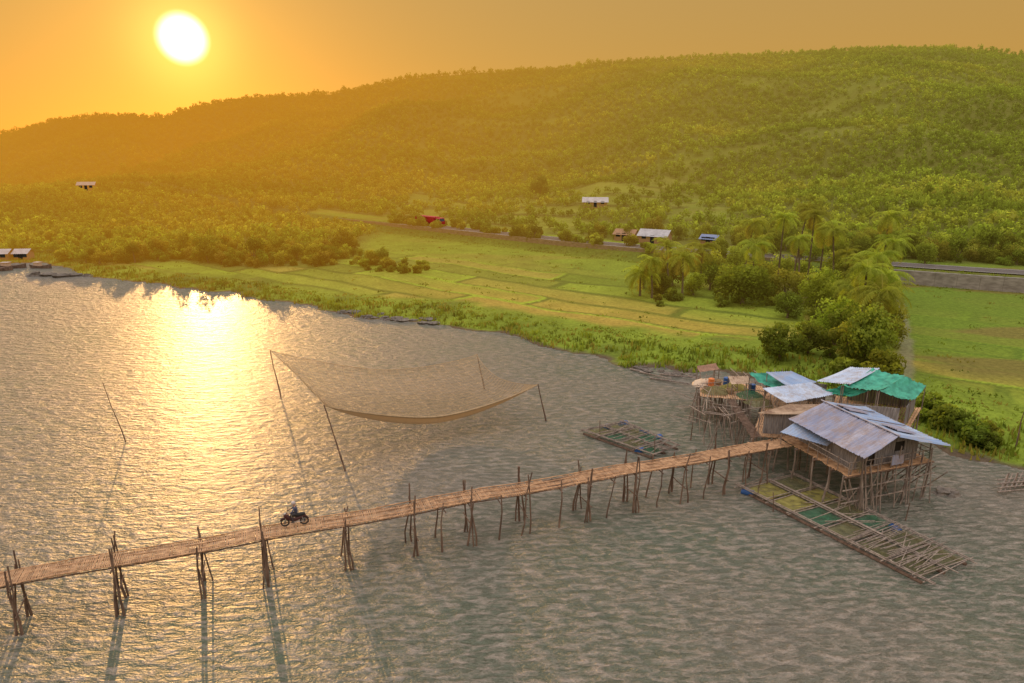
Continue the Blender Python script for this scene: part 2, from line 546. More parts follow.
C = lerp(C, np.array([.22, .20, .13]), sst(1.2, .5, pathdist(XX, YY) + (n2 - .5) * .9) * .7)
nr, nc = XX.shape
idx = np.arange(nr * nc).reshape(nr, nc)
Fq = np.stack([idx[:-1, :-1], idx[:-1, 1:], idx[1:, 1:], idx[1:, :-1]], -1).reshape(-1, 4)
m, nt, out = newmat("ground_cover")
at = nt.nodes.new('ShaderNodeAttribute'); at.attribute_name = 'col'
tc = nt.nodes.new('ShaderNodeTexCoord')
no = nt.nodes.new('ShaderNodeTexNoise'); no.inputs['Scale'].default_value = 1.6; no.inputs['Detail'].default_value = 8
no.inputs['Roughness'].default_value = .7
nt.links.new(tc.outputs['Object'], no.inputs[0])
cc = mixc(nt, 1.0, at.outputs['Color'], ramp(nt, no.outputs[0], [(.25, (.60, .60, .62)), (.75, (1.38, 1.35, 1.3))]), 'MULTIPLY')
b = nt.nodes.new('ShaderNodeBsdfPrincipled'); b.inputs['Roughness'].default_value = .95
b.inputs['Specular IOR Level'].default_value = .05
nt.links.new(cc, b.inputs['Base Color'])
bp = nt.nodes.new('ShaderNodeBump'); bp.inputs['Distance'].default_value = .2
nt.links.new(no.outputs[0], bp.inputs['Height']); nt.links.new(bp.outputs[0], b.inputs['Normal'])
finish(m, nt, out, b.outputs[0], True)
terr = link("ground", np_mesh("ground", np.stack([XX, YY, ZZ], -1).reshape(-1, 3), Fq, C.reshape(-1, 3), [m], smooth=True))
meta(terr, "green shore, paddies and hillside ground", "ground", kind="structure")

# ------------------------------------------------------------ water
m, nt, out = newmat("lagoon_water")
tc = nt.nodes.new('ShaderNodeTexCoord')


def wnoise(sc, stretch, rot, det=3, dist=0.0, rough=.55):
    mp = nt.nodes.new('ShaderNodeMapping'); mp.inputs['Scale'].default_value = stretch
    mp.inputs['Rotation'].default_value = (0, 0, math.radians(rot))
    nt.links.new(tc.outputs['Object'], mp.inputs[0])
    n_ = nt.nodes.new('ShaderNodeTexNoise'); n_.inputs['Scale'].default_value = sc
    n_.inputs['Detail'].default_value = det; n_.inputs['Distortion'].default_value = dist
    n_.inputs['Roughness'].default_value = rough
    nt.links.new(mp.outputs[0], n_.inputs[0])
    return n_.outputs[0]


w1 = wnoise(2.6, (.38, 1, 1), -16, 4, .3, .62)
w2 = wnoise(7.0, (.5, 1, 1), 14, 2, .2)
w3 = wnoise(.035, (1, 1.6, 1), 20, 3)
w4 = wnoise(.8, (.4, 1, 1), -24, 2, .3)
hh = math_n(nt, 'ADD', math_n(nt, 'ADD', math_n(nt, 'MULTIPLY', w1, 1.0), math_n(nt, 'MULTIPLY', w2, .26)), math_n(nt, 'MULTIPLY', w4, .9))
bp = nt.nodes.new('ShaderNodeBump'); bp.inputs['Distance'].default_value = .60; bp.inputs['Strength'].default_value = 1
nt.links.new(hh, bp.inputs['Height'])
b = nt.nodes.new('ShaderNodeBsdfPrincipled')
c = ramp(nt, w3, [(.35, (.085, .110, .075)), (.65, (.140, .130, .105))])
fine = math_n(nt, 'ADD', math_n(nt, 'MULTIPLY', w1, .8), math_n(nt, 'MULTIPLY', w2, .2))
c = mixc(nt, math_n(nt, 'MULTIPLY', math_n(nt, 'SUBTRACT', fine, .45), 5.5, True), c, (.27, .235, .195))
nt.links.new(c, b.inputs['Base Color'])
b.inputs['Roughness'].default_value = .30; b.inputs['IOR'].default_value = 1.27
nt.links.new(bp.outputs[0], b.inputs['Normal'])
finish(m, nt, out, b.outputs[0])
mb = MB(); mb.add([(-1500, -400, 0), (1500, -400, 0), (1500, 500, 0), (-1500, 500, 0)], [(0, 1, 2, 3)])
meta(mb.obj("water", m), "rippled lagoon water lit by low sun", "water", kind="structure")

# ------------------------------------------------------------ road
rx = np.arange(-140, 260, 3.0); ry = yroad(rx)
tx = np.gradient(rx); ty = np.gradient(ry); L = np.hypot(tx, ty); nx = -ty / L; ny = tx / L


def strip(o0, o1, z):
    mb = MB(); vs = []
    for i in range(len(rx)):
        vs.append((rx[i] + nx[i] * o0, ry[i] + ny[i] * o0, z)); vs.append((rx[i] + nx[i] * o1, ry[i] + ny[i] * o1, z))
    mb.add(vs, [(2 * i, 2 * i + 2, 2 * i + 3, 2 * i + 1) for i in range(len(rx) - 1)])
    return mb


meta(strip(-2.8, 3.2, 3.22).obj("road", M_asphalt), "asphalt road along the foot of the hill", "road", kind="structure")
mb = strip(-2.5, -2.35, 3.224); m2 = strip(2.65, 2.8, 3.224)
meta(mb.obj("road_marking", M_line), "white painted edge line on the road", "road", kind="structure")
meta(m2.obj("road_marking.001", M_line), "white painted edge line on the road", "road", kind="structure")


def wall_along(off, z0, z1, th, name, label, mat, xr):
    mb = MB()
    ids = [i for i in range(len(rx)) if xr[0] <= rx[i] <= xr[1]]
    for i in ids[:-1]:
        a_ = Vector((rx[i] + nx[i] * off, ry[i] + ny[i] * off, 0)); b_ = Vector((rx[i + 1] + nx[i + 1] * off, ry[i + 1] + ny[i + 1] * off, 0))
        c_ = (a_ + b_) / 2; c_.z = (z0 + z1) / 2
        mb.box(c_, ((b_ - a_).length - .03, th, z1 - z0), (b_ - a_))
    return meta(mb.obj(name, mat), label, "wall")


wall_along(-7.8, .1, 3.3, .5, "retaining_wall", "long grey concrete retaining wall below the road", M_concrete, (66, 250))
wall_along(-4.6, 1.6, 3.5, .4, "road_parapet", "low brown stone parapet beside the road", M_embank, (-62, 62))


# ------------------------------------------------------------ foliage geometry
def blob_leaves(n, R, ls, seed, kb=14, br=.42, bottom=-.35, tri=False):
    """leaf faces in clumps spread through an ellipsoidal crown centred at origin"""
    r = np.random.default_rng(seed)
    d = r.normal(size=(kb, 3)); d /= np.linalg.norm(d, axis=1)[:, None]
    d[:, 2] = np.where(d[:, 2] < bottom, -d[:, 2], d[:, 2])
    ce = d * (r.uniform(.35, .82, (kb, 1))) * np.array(R)
    bs = r.uniform(.7, 1.25, kb) * br * min(R)
    sh = r.uniform(.65, 1.25, kb)
    k_ = r.integers(0, kb, n)
    v = r.normal(size=(n, 3)); v /= np.linalg.norm(v, axis=1)[:, None]
    rad = r.uniform(.55, 1.08, n) ** .7
    p = ce[k_] + v * (bs[k_] * rad)[:, None]
    nn = v + r.normal(size=(n, 3)) * .6; nn /= np.linalg.norm(nn, axis=1)[:, None]
    t1 = np.cross(nn, r.normal(size=(n, 3))); t1 /= np.linalg.norm(t1, axis=1)[:, None]
    t2 = np.cross(nn, t1)
    s = (ls * r.uniform(.6, 1.4, n))[:, None]
    if tri:
        V = np.stack([p - t1 * s, p + t1 * s, p + t2 * s * 1.5], 1)
        kf = 3
    else:
        V = np.stack([p - t1 * s, p - t2 * s * .55, p + t1 * s, p + t2 * s * .55], 1)
        kf = 4
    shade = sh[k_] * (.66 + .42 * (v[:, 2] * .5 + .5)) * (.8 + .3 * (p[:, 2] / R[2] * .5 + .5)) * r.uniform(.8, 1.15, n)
    V = V.reshape(-1, 3)
    Fc = np.arange(n * kf).reshape(n, kf)
    return V, Fc, np.repeat(shade, kf), ce


def tube_np(pts, rs, n=6):
    mb = MB(); mb.path(pts, rs, n)
    fs = [f for f in mb.f if len(f) == 4]
    return np.array(mb.v), np.array(fs)


def merge(parts):
    Vs = []; Fs = []; Cs = []; Ms = []; o = 0
    for V, Fc, c, mi in parts:
        Vs.append(V); Fs.append(Fc + o); Cs.append(c); Ms.append(np.full(len(Fc), mi)); o += len(V)
    return np.concatenate(Vs), np.concatenate(Fs), np.concatenate(Cs), np.concatenate(Ms)


BR = np.array([.16, .12, .09])


def tree_geo(seed, R=(3.2, 3.2, 3.0), cz=5.2, n=900, ls=.30, col=(.10, .135, .028), kb=16, trunk_r=.22, limbs=6, bottom=-.7):
    V, Fc, sh, ce = blob_leaves(n, R, ls, seed, kb, bottom=bottom)
    V = V + np.array([0, 0, cz])
    V[:, 2] = np.maximum(V[:, 2], .05)
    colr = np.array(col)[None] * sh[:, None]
    r = random.Random(seed)
    parts = []
    fork = Vector((r.uniform(-.2, .2), r.uniform(-.2, .2), max(cz - R[2] * .6, .5)))
    tv, tf = tube_np([(0, 0, -.4), (fork.x * .4, fork.y * .5, fork.z * .5), fork, (fork.x * 1.5, fork.y, cz)], [trunk_r, trunk_r * .8, trunk_r * .65, trunk_r * .25], 7)
    parts.append((tv, tf, np.tile(BR, (len(tv), 1)), 1))
    for i in range(limbs):
        c_ = ce[i % len(ce)] + np.array([0, 0, cz])
        mid = Vector(fork) * .5 + Vector(c_) * .5 + Vector((0, 0, .3))
        tv, tf = tube_np([fork, mid, Vector(c_)], [trunk_r * .45, trunk_r * .28, .03], 5)
        parts.append((tv, tf, np.tile(BR, (len(tv), 1)), 1))
    return (V, Fc, colr), parts


def tree_single(name, seed, **kw):
    (V, Fc, c), parts = tree_geo(seed, **kw)
    V, Fc, c, mi = merge([(V, Fc, c, 0)] + parts)
    return np_mesh(name, V, Fc, c, [M_leaf, M_bark], mi)


# woodland positions
px, py = [], []
y = 132.0
while y < 662:
    s = 2.6 + (y - 140) * .0026
    xs = np.arange(-.84 * y - 25, .84 * y + 25, s)
    xs = xs + rng.uniform(-.5, .5, len(xs)) * s
    ys = y + rng.uniform(-.5, .5, len(xs)) * s
    px.append(xs); py.append(ys); y += s * .95
px = np.concatenate(px); py = np.concatenate(py)
fm = forest(px, py)
drp = (py - yroad(px)) * .8
keep = rng.random(len(px)) < np.where(fm > .5, .95, np.where((drp > 9) & (fm > .02), .5, np.where(drp > 9, .08, 0)))
px, py = px[keep], py[keep]
shed = G(655, 241, 3.3)
houses_xy = [(28, 234), (shed.x, shed.y), (48, 166), (-172, 283)]
kp = np.ones(len(px), bool)
for hx, hy in houses_xy:
    kp &= ~((np.abs(px - hx) < 6) & (py > hy - 9) & (py < hy + 5))
px, py = px[kp], py[kp]
pz = hgt(px, py)
order = np.argsort(px * px + py * py)
vis = np.abs(px / (py * cp + 6)) < .80
ordv = [i for i in order if vis[i]]
ind = ordv[:295]
indset = np.zeros(len(px), bool); indset[ind] = True

mids = [tree_single("woodland_tree", 100 + i, R=(2.1 + .3 * (i % 3), 2.1 + .25 * (i % 2), 2.0 + .5 * (i % 3)), cz=1.5 + .35 * (i % 3), n=1000, ls=.22, kb=14 + i % 4,
                    col=[(.10, .125, .026), (.085, .11, .022), (.13, .14, .03), (.09, .115, .03), (.12, .12, .03), (.08, .10, .02)][i]) for i in range(6)]
for i in ind:
    o = link("woodland_tree", random.choice(mids), (px[i], py[i], pz[i] - .3))
    s = random.uniform(.5, 1.0) * (1.5 if random.random() < .12 else 1)
    if px[i] < -35: s *= .85
    o.scale = (s * random.uniform(.9, 1.15), s * random.uniform(.9, 1.15), s * random.uniform(.8, 1.3)); o.rotation_euler = (0, 0, random.uniform(0, 6.28))
    meta(o, "broadleaf tree in dense green woodland by the road", "tree", "woodland trees at the foot of the hill")

# rest of the woodland
far = [blob_leaves(54, (1.9, 1.9, 1.8), .38, 300 + i, 8, .5, bottom=-.2, tri=True) for i in range(8)]
ids = np.where(~indset)[0]
Vs = []; Cs = []
fid = rng.integers(0, 8, len(ids))
pal = np.array([[.075, .095, .020], [.085, .11, .022], [.10, .125, .025], [.115, .14, .028], [.135, .15, .032], [.15, .15, .035]])
for k_ in range(8):
    q = ids[fid == k_]
    bv, _, bs_, _ = far[k_]
    n_ = len(q)
    th = rng.uniform(0, 6.28, n_); c_, s_ = np.cos(th)[:, None], np.sin(th)[:, None]
    sc = rng.uniform(.5, 1.0, n_) * (1 + .6 * (rng.random(n_) < .05)) * (1 + .08 * sst(250, 600, py[q]))
    sz = sc * rng.uniform(.8, 1.4, n_)
    X = (bv[None, :, 0] * c_ - bv[None, :, 1] * s_) * sc[:, None] + px[q][:, None]
    Y = (bv[None, :, 0] * s_ + bv[None, :, 1] * c_) * sc[:, None] + py[q][:, None]
    Z = bv[None, :, 2] * sz[:, None] + (pz[q] + 1.2 * sz)[:, None]
    Vs.append(np.stack([X, Y, Z], -1).reshape(-1, 3))
    pn = fbm(px[q] / 50, py[q] / 35, 90) + rng.normal(0, .05, n_)
    pf_ = np.clip(pn * 9 - 2, 0, 4.99); ci = pf_.astype(int)
    base_c = pal[ci] + (pal[np.minimum(ci + 1, 5)] - pal[ci]) * (pf_ - ci)[:, None]
    big = .70 + .62 * fbm(px[q] / 70, py[q] / 24, 95)
    cc_ = base_c * (rng.uniform(.86, 1.14, n_) * big)[:, None]
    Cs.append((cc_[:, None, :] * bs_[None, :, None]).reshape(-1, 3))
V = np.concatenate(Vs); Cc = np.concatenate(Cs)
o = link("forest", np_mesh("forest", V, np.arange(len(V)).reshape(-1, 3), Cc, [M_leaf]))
meta(o, "dense green woodland covering the hillside", "forest", kind="stuff")
print("forest trees", len(ids))

# grass and low scrub
ng = 34000
gy = np.sqrt(rng.uniform(50 ** 2, 235 ** 2, ng)); gx = rng.uniform(-.85, .85, ng) * gy
gd = dshore(gx, gy); gr = (gy - yroad(gx)) * .8
gk = (gd > .3) & (gr < -3) & ((gd < 9 + 6 * (fbm(gx / 9, gy / 9, 12) - .5)) | (rng.random(ng) < .05) | (gr > -8)) & (pathdist(gx, gy) > 1.3)
gx, gy, gd = gx[gk], gy[gk], gd[gk]
gz = hgt(gx, gy); n_ = len(gx); kb = 8
hs = rng.uniform(.2, .55, n_) * np.where(gd < 6, 1.4, .6) * (.5 + fbm(gx / 5, gy / 5, 14))
V = np.zeros((n_, kb, 3, 3))
for j in range(kb):
    th = rng.uniform(0, 6.28, n_); of = rng.normal(0, .45, (n_, 2)); w = rng.uniform(.06, .2, n_)
    cx, cy = gx + of[:, 0], gy + of[:, 1]
    V[:, j, 0] = np.stack([cx - np.cos(th) * w, cy - np.sin(th) * w, gz - .05], -1)
    V[:, j, 1] = np.stack([cx + np.cos(th) * w, cy + np.sin(th) * w, gz - .05], -1)
    V[:, j, 2] = np.stack([cx + rng.normal(0, .15, n_), cy + rng.normal(0, .15, n_), gz + hs], -1)
gc = np.array([[.14, .18, .022], [.18, .23, .03], [.20, .18, .04], [.09, .12, .02]])[rng.integers(0, 4, n_)] * rng.uniform(.75, 1.15, (n_, 1))
Cg = np.repeat(gc, kb * 3, axis=0)
V = V.reshape(-1, 3)
o = link("grass", np_mesh("grass", V, np.arange(len(V)).reshape(-1, 3), Cg, [M_grass]))
meta(o, "tufts of tall green grass along the shore", "grass", kind="stuff")


# individual big trees with parts
def tree_meshes(R, cz, n, ls, col, seed, kb=18):
    (V, Fc, c), parts = tree_geo(seed, R=R, cz=cz, n=n, ls=ls, col=col, kb=kb, trunk_r=.07 * R[0] + .04, bottom=-.95)
    m1 = np_mesh("crown", V, Fc, c, [M_leaf])
    V, Fc, c, mi = merge(parts)
    return m1, np_mesh("trunk", V, Fc, c, [M_bark])


def put_tree(ms, u, v, label, cat="tree", name="tree", z=.7, sc=1.0, group=None):
    p = G(u, v, z); p.z = float(hgt(p.x, p.y)) - .05
    r_ = root(name, p, label, cat, group)
    r_.scale = (sc * random.uniform(.9, 1.1), sc * random.uniform(.9, 1.1), sc * random.uniform(.85, 1.2)); r_.rotation_euler = (0, 0, random.uniform(0, 6.28) if group else 0)
    for nm, me in (("crown", ms[0]), ("trunk", ms[1])):
        o_ = bpy.data.objects.new(nm, me); COL.objects.link(o_); o_.parent = r_
    return r_


dg = (.085, .11, .024); mg = (.11, .14, .03); yg = (.145, .16, .035); bg_ = (.135, .165, .03)
put_tree(tree_meshes((3.1, 2.8, 3.4), 3.4, 4400, .20, (.115, .14, .03), 1, 30), 866, 370, "tall leafy tree on the grassy bank behind the huts")
put_tree(tree_meshes((2.2, 2.1, 2.0), 1.9, 2400, .19, bg_, 12, 20), 880, 384, "leafy tree with pale crown behind the green tarpaulin")
put_tree(tree_meshes((2.4, 2.2, 2.8), 2.6, 2600, .19, yg, 13, 20), 848, 362, "leafy yellow green tree on the bank behind the huts")
put_tree(tree_meshes((4.6, 4.2, 3.8), 3.8, 5000, .24, (.10, .14, .025), 2, 28), 742, 304, "round dark green tree beside the palms")
put_tree(tree_meshes((2.7, 2.5, 2.5), 2.3, 2800, .19, dg, 3), 780, 358, "dark green bushy tree near the waterfront huts")
put_tree(tree_meshes((2.3, 2.0, 1.8), 2.1, 2000, .19, dg, 4), 808, 354, "small dark tree with bare grey trunk near the huts")
put_tree(tree_meshes((2.0, 1.8, 1.2), 1.1, 2000, .16, dg, 8), 975, 438, "low dark green bush at the water's edge", "bush", "bush")
put_tree(tree_meshes((1.7, 1.6, 1.2), 1.0, 1700, .16, mg, 9), 945, 424, "low green bush behind the stilt house", "bush", "bush")
put_tree(tree_meshes((4.6, 4.2, 3.8), 4.3, 2600, .32, dg, 11), 540, 206, "round dark tree in the field beyond the road", z=4)
shared = [tree_meshes((2.8 + .3 * i, 2.9, 3.0 + .3 * (i % 3)), 2.9, 2700, .20, c_, 60 + i, 26) for i, c_ in enumerate((mg, yg, bg_, dg, yg))]
grp = [(652, 292), (672, 286), (690, 295), (706, 290), (700, 272), (722, 268), (740, 272), (760, 270), (768, 300), (786, 303), (800, 286), (815, 292), (822, 306), (838, 300), (842, 316),
       (856, 308), (868, 316), (880, 305), (850, 332), (868, 340), (834, 326), (780, 280), (815, 272), (850, 280), (875, 282), (846, 350), (728, 290),
       (812, 316), (790, 318), (862, 326), (660, 276), (682, 270), (835, 282), (865, 290), (755, 286), (872, 302), (712, 280), (838, 344), (820, 330), (880, 330), (925, 275), (940, 268),
       (640, 288), (664, 294), (745, 262), (775, 266), (800, 268), (830, 268), (862, 268), (885, 272), (880, 318), (886, 346)]
for i, (u, v) in enumerate(grp):
    put_tree(shared[i % 5], u + random.uniform(-4, 4), v, "leafy yellow green tree under the coconut palms", sc=random.uniform(.6, 1.05), group="leafy trees among the palms")
for i in range(70):
    u = i * 5.6 + random.uniform(-4, 4)
    put_tree(shared[i % 5], u, 249 + max(0, u - 240) * .10 + random.uniform(-5, 4), "leafy tree at the front edge of the woodland", sc=random.uniform(.3, .6), group="trees at the woodland edge")
bushm = [tree_meshes((1.5, 1.4, 1.1), .8, 800, .18, c_, 80 + i, 12) for i, c_ in enumerate((dg, mg, yg, bg_))]
for i in range(170):
    k_ = random.random()
    if k_ < .40: u = random.uniform(60, 430); v = 254 + random.uniform(0, 8) + max(0, u - 250) * .08
    elif k_ < .46: u = random.uniform(640, 780); v = random.uniform(294, 306)
    elif k_ < .60: u = random.uniform(800, 892); v = random.uniform(322, 385)
    elif k_ < .72: u = random.uniform(915, 1020); v = 400 + (u - 915) * .42 + random.uniform(0, 14)
    else: u = random.uniform(385, 650); v = 228 + (u - 390) * .115 + random.uniform(0, 5) - 1
    put_tree(bushm[i % 4], u, v, "rounded green bush on the grassy shore", "bush", "bush", sc=random.uniform(.5, 1.2) * (1.4 if v < 262 else 1), group="bushes on the shore")


# palms
def palm_crown_geo(seed, nf=30, Lf=3.8):
    r = random.Random(seed); V = []; Fc = []; C_ = []
    for i in range(nf):
        az = i * 2.399 + r.uniform(-.2, .2); el = r.uniform(-.45, 1.3); Lr = Lf * r.uniform(.8, 1.1)
        h = Vector((math.cos(az), math.sin(az), 0)); side = Vector((-h.y, h.x, 0))
        pts = []; p = Vector((0, 0, 0)); e = el
        for k_ in range(11):
            pts.append(p.copy()); p = p + (h * math.cos(e) + Vector((0, 0, math.sin(e)))) * (Lr / 10); e -= .19
        sh = r.uniform(.65, 1.2)
        base = np.array([.15, .165, .035]) if el > -.3 else np.array([.17, .145, .05])
        for k_ in range(1, 11):
            for j in (0, .33, .66):
                if k_ + j > 10: continue
                q = pts[k_].lerp(pts[min(k_ + 1, 10)], j)
                t = (pts[min(k_ + 1, 10)] - pts[k_ - 1]).normalized()
                ll = .70 * math.sin(math.pi * min(1, (k_ + j + .8) / 11.5)) + .12
                for sg in (-1, 1):
                    tip = q + side * sg * ll * .8 + t * ll * .5 + Vector((0, 0, -ll * r.uniform(.2, .7)))
                    b_ = len(V); V += [q - t * .045, q + t * .045, tip + t * .02, tip - t * .02]
                    Fc.append((b_, b_ + 1, b_ + 2, b_ + 3)); C_ += [base * sh * r.uniform(.8, 1.15)] * 4
        for k_ in range(10):
            w = .045 * (1 - k_ / 11)
            b_ = len(V); V += [pts[k_] - side * w, pts[k_] + side * w, pts[k_ + 1] + side * w * .8, pts[k_ + 1] - side * w * .8]
            Fc.append((b_, b_ + 1, b_ + 2, b_ + 3)); C_ += [np.array([.2, .19, .06])] * 4
    return np_mesh("palm_crown", np.array([tuple(v) for v in V]), np.array(Fc), np.array(C_), [M_palm])


pcs = [palm_crown_geo(i) for i in range(4)]
palms = [(742, 290, 224), (776, 296, 220), (806, 294, 217), (832, 300, 232), (879, 298, 218), (884, 300, 244), (792, 288, 210), (858, 350, 270),
         (652, 298, 260), (668, 293, 246), (846, 330, 286), (762, 285, 240), (818, 290, 228), (682, 300, 258), (870, 330, 258), (866, 360, 292), (798, 300, 240), (640, 296, 274), (700, 288, 248), (840, 300, 254),
         (872, 345, 276), (852, 320, 260), (750, 296, 246)]
for i, (u, vb, vt) in enumerate(palms):
    p = G(u, vb, .7); p.z = float(hgt(p.x, p.y)) - .1
    dep = p.y * cp + (CH - p.z) * sp
    H_ = (vb - vt) / 683 * dep / cp * .98
    le = Vector((random.uniform(-.9, .9), random.uniform(-.5, .5), 0)) * (H_ / 10)
    r_ = root("coconut_palm", p, "tall coconut palm with drooping golden green fronds", "palm tree", "coconut palms near the shore")
    pts = [Vector((0, 0, 0)), le * .15 + Vector((0, 0, H_ * .3)), le * .5 + Vector((0, 0, H_ * .65)), le + Vector((0, 0, H_))]
    mb = MB(); mb.path(pts, [.24, .17, .14, .12], 8)
    t_ = mb.obj("trunk", M_bark, parent=r_); t_.location = (0, 0, 0)
    cr = bpy.data.objects.new("crown", pcs[i % 4]); COL.objects.link(cr); cr.parent = r_
    cr.location = pts[-1]; s = random.uniform(.75, 1.1); cr.scale = (s, s, s); cr.rotation_euler = (le.y * .1, le.x * .1, random.uniform(0, 6))

# ------------------------------------------------------------ bridge
DZ = 3.0
Ab = G(0, 580, DZ); Bb = G(782, 443, DZ)
bd = (Bb - Ab).normalized(); bn = Vector((-bd.y, bd.x, 0))
if bn.y < 0: bn = -bn
Ls = (Bb - Ab).length
bridge = root("bamboo_bridge", Ab - Vector((0, 0, DZ)), "long narrow bamboo footbridge on crooked wooden stilts", "bridge")
W = .72
def deckz(s_): return DZ + .07 * math.sin(s_ * .55) + .035 * math.sin(s_ * 1.7)
mb = MB(); s = -14.0
while s < Ls + .4:
    w = random.uniform(.05, .09)
    c_ = Ab + bd * s; c_.z = deckz(s) + random.uniform(-.01, .01)
    mb.box(c_ + bn * random.uniform(-.07, .07), (w, 2 * W + random.uniform(-.14, .14), .025), bd)
    s += w + random.uniform(.008, .045)
mb.obj("deck", M_bamboo, bridge.location, bridge)
for k_, off in enumerate((-W + .05, -.3, .35, W - .05)):
    mb = MB()
    for j in range(int((Ls + 14) / 4)):
        s0 = -14 + j * 4; s1 = min(s0 + 4.3, Ls)
        p0 = Ab + bd * s0 + bn * (off + random.uniform(-.05, .05)); p1 = Ab + bd * s1 + bn * (off + random.uniform(-.05, .05))
        p0.z = deckz(s0) - .08; p1.z = deckz(s1) - .08
        mb.tube(p0, p1, .045, .038)
    mb.obj("beam", M_wood, bridge.location, bridge)
for off in (-W, -.28, .25, W):
    mb = MB()
    for j in range(int((Ls + 14) / 3.4)):
        s0 = -14 + j * 3.4; s1 = min(s0 + 3.7, Ls)
        p0 = Ab + bd * s0 + bn * (off + random.uniform(-.05, .05)); p1 = Ab + bd * s1 + bn * (off + random.uniform(-.05, .05))
        edge = abs(off) == W
        hz_ = .07 if edge else .03
        p0.z = deckz(s0) + hz_; p1.z = deckz(s1) + hz_
        mb.tube(p0, p1, .04 if edge else .025, .03 if edge else .02)
    mb.obj("kerb_pole", M_bamboo, bridge.location, bridge)


def s_of_u(u):
    best = 0; bd_ = 1e9
    for q in np.linspace(-14, Ls, 1400):
        p = Ab + bd * q
        dep = p.y * cp + (CH - p.z) * sp
        uu = 512 + 683 * p.x / dep
        if abs(uu - u) < bd_: bd_ = abs(uu - u); best = q
    return best


def crooked(mb, p0, p1, r0, r1, n=6, k_=.018):
    pts = [p0]; L_ = (p1 - p0).length
    for t in (.35, .7):
        pts.append(p0.lerp(p1, t) + Vector((random.uniform(-1, 1), random.uniform(-1, 1), 0)) * k_ * L_)
    pts.append(p1)
    mb.path(pts, [r0, r0 * .93, r1 * 1.05, r1], n)


bents = [-100, -46, 14, 115, 198, 262, 345, 412, 468, 523, 585, 632, 680, 722, 760]
light = [440, 497, 556, 608, 656, 702, 741]
for u in bents + light:
    s0 = s_of_u(u)
    for sd in (-1, 1):
        npst = random.choice([2, 3, 3]) if u in bents else (1 if random.random() < .7 else 0)
        for j in range(npst):
            ds = random.uniform(-.2, .2) + (-.30, .26, 0)[j]
            base = Ab + bd * (s0 + ds * random.uniform(.5, 1.4)) + bn * sd * (W + random.uniform(.05, .3)); base.z = -1.0
            top = Ab + bd * (s0 - ds * random.uniform(-.3, .7)) + bn * sd * (W + .07 + random.uniform(0, .06)); top.z = DZ + random.choice([.15, .4, .7, 1.1, 1.4]) * random.uniform(.8, 1.1) * (1 if u in bents else .4)
            mb = MB(); crooked(mb, base, top, random.uniform(.05, .085), random.uniform(.035, .05), k_=.03)
            mb.obj("post", M_wood, bridge.location, bridge)
    for zz in ((DZ - .22, 1.3) if u in bents else (DZ - .22,)):
        mb = MB()
        a_ = Ab + bd * (s0 + random.uniform(-.1, .1)) + bn * (-W - .35); a_.z = zz + random.uniform(-.1, .1)
        b_ = Ab + bd * (s0 + random.uniform(-.1, .1)) + bn * (W + .35); b_.z = zz + random.uniform(-.1, .1)
        mb.tube(a_, b_, .045, .035)
        mb.obj("cross_brace", M_wood, bridge.location, bridge)


# ------------------------------------------------------------ hut parts
def stilts(rt, pts, ztop, rad=.09, name="stilt", z0=-1.0, mat=None):
    for p in pts:
        mb = MB()
        t = Vector((p[0], p[1], ztop)); b_ = Vector((p[0] + random.uniform(-.3, .3), p[1] + random.uniform(-.3, .3), z0))
        crooked(mb, b_, t, rad * random.uniform(.7, 1.1), rad * .65)
        mb.obj(name, mat or M_wood2, rt.location, rt)


def plank_floor(q, n, th=.05, mat=None):
    mb = MB(); a, b_, c_, d = [Vector(p) for p in q]
    for i in range(n):
        t0 = i / n + .004; t1 = (i + 1) / n - .004
        e = random.uniform(-.08, .08)
        q_ = [a.lerp(d, t0), b_.lerp(c_, t0), b_.lerp(c_, t1), a.lerp(d, t1)]
        dr = (b_ - a).normalized() * e
        z = random.uniform(-.01, .01)
        mb.slab([p + dr + Vector((0, 0, z)) for p in q_], th)
    return mb


O = Vector((26.0, 47.6, 0)); e1 = Vector((.316, -.949, 0)); e2 = Vector((.949, .316, 0))
ZT = -.35  # low-slung roof
def HP(a, b_, z): return O + e1 * a + e2 * b_ + Vector((0, 0, z if z < 4.6 else z + ZT))
house = root("stilt_house", O, "weathered stilt house with blue and grey corrugated roof", "stilt house")
mb = plank_floor([HP(-4.0, -3.6, DZ), HP(-4.0, 4.2, DZ), HP(3.1, 4.2, DZ), HP(3.1, -3.6, DZ)], 46)
mb.obj("floor", M_bamboo, O, house)
mb = MB()
for a_ in (-3.8, -1.9, 0, 1.7, 3.0): mb.tube(HP(a_, -3.8, DZ - .13), HP(a_, 4.4, DZ - .13), .08)
mb.obj("floor_beam", M_wood, O, house)
mb = MB()
mb.sheet([HP(-3.7, 0, 6.05), HP(3.5, 0, 6.05), HP(3.9, -3.3, 5.05), HP(-3.6, -3.4, 5.1)], 30, .035, 6, .07, 8, .07)
mb.obj("roof_slope", M_grey, O, house, "grey blue weathered corrugated roof slope")
mb = MB()
mb.sheet([HP(-3.9, -.05, 6.1), HP(3.6, -.05, 6.1), HP(4.1, 4.4, 5.0), HP(-3.9, 4.6, 5.0)], 34, .035, 7, .07, 9, .07)
mb.obj("roof_slope", M_blue, O, house, "striped blue corrugated roof slope")
for q_, mt in (([HP(.9, 1.0, 5.92), HP(2.3, 1.2, 5.87), HP(2.5, 2.9, 5.44), HP(1.0, 2.7, 5.49)], M_grey),
               ([HP(-3.3, .8, 5.98), HP(-1.7, .7, 5.99), HP(-1.6, 2.6, 5.5), HP(-3.2, 2.7, 5.48)], M_grey)):
    mb = MB(); mb.sheet(q_, 8, .03, 3, 0, 2, .05); mb.obj("roof_patch", mt, O, house, "loose corrugated sheet patching the roof")
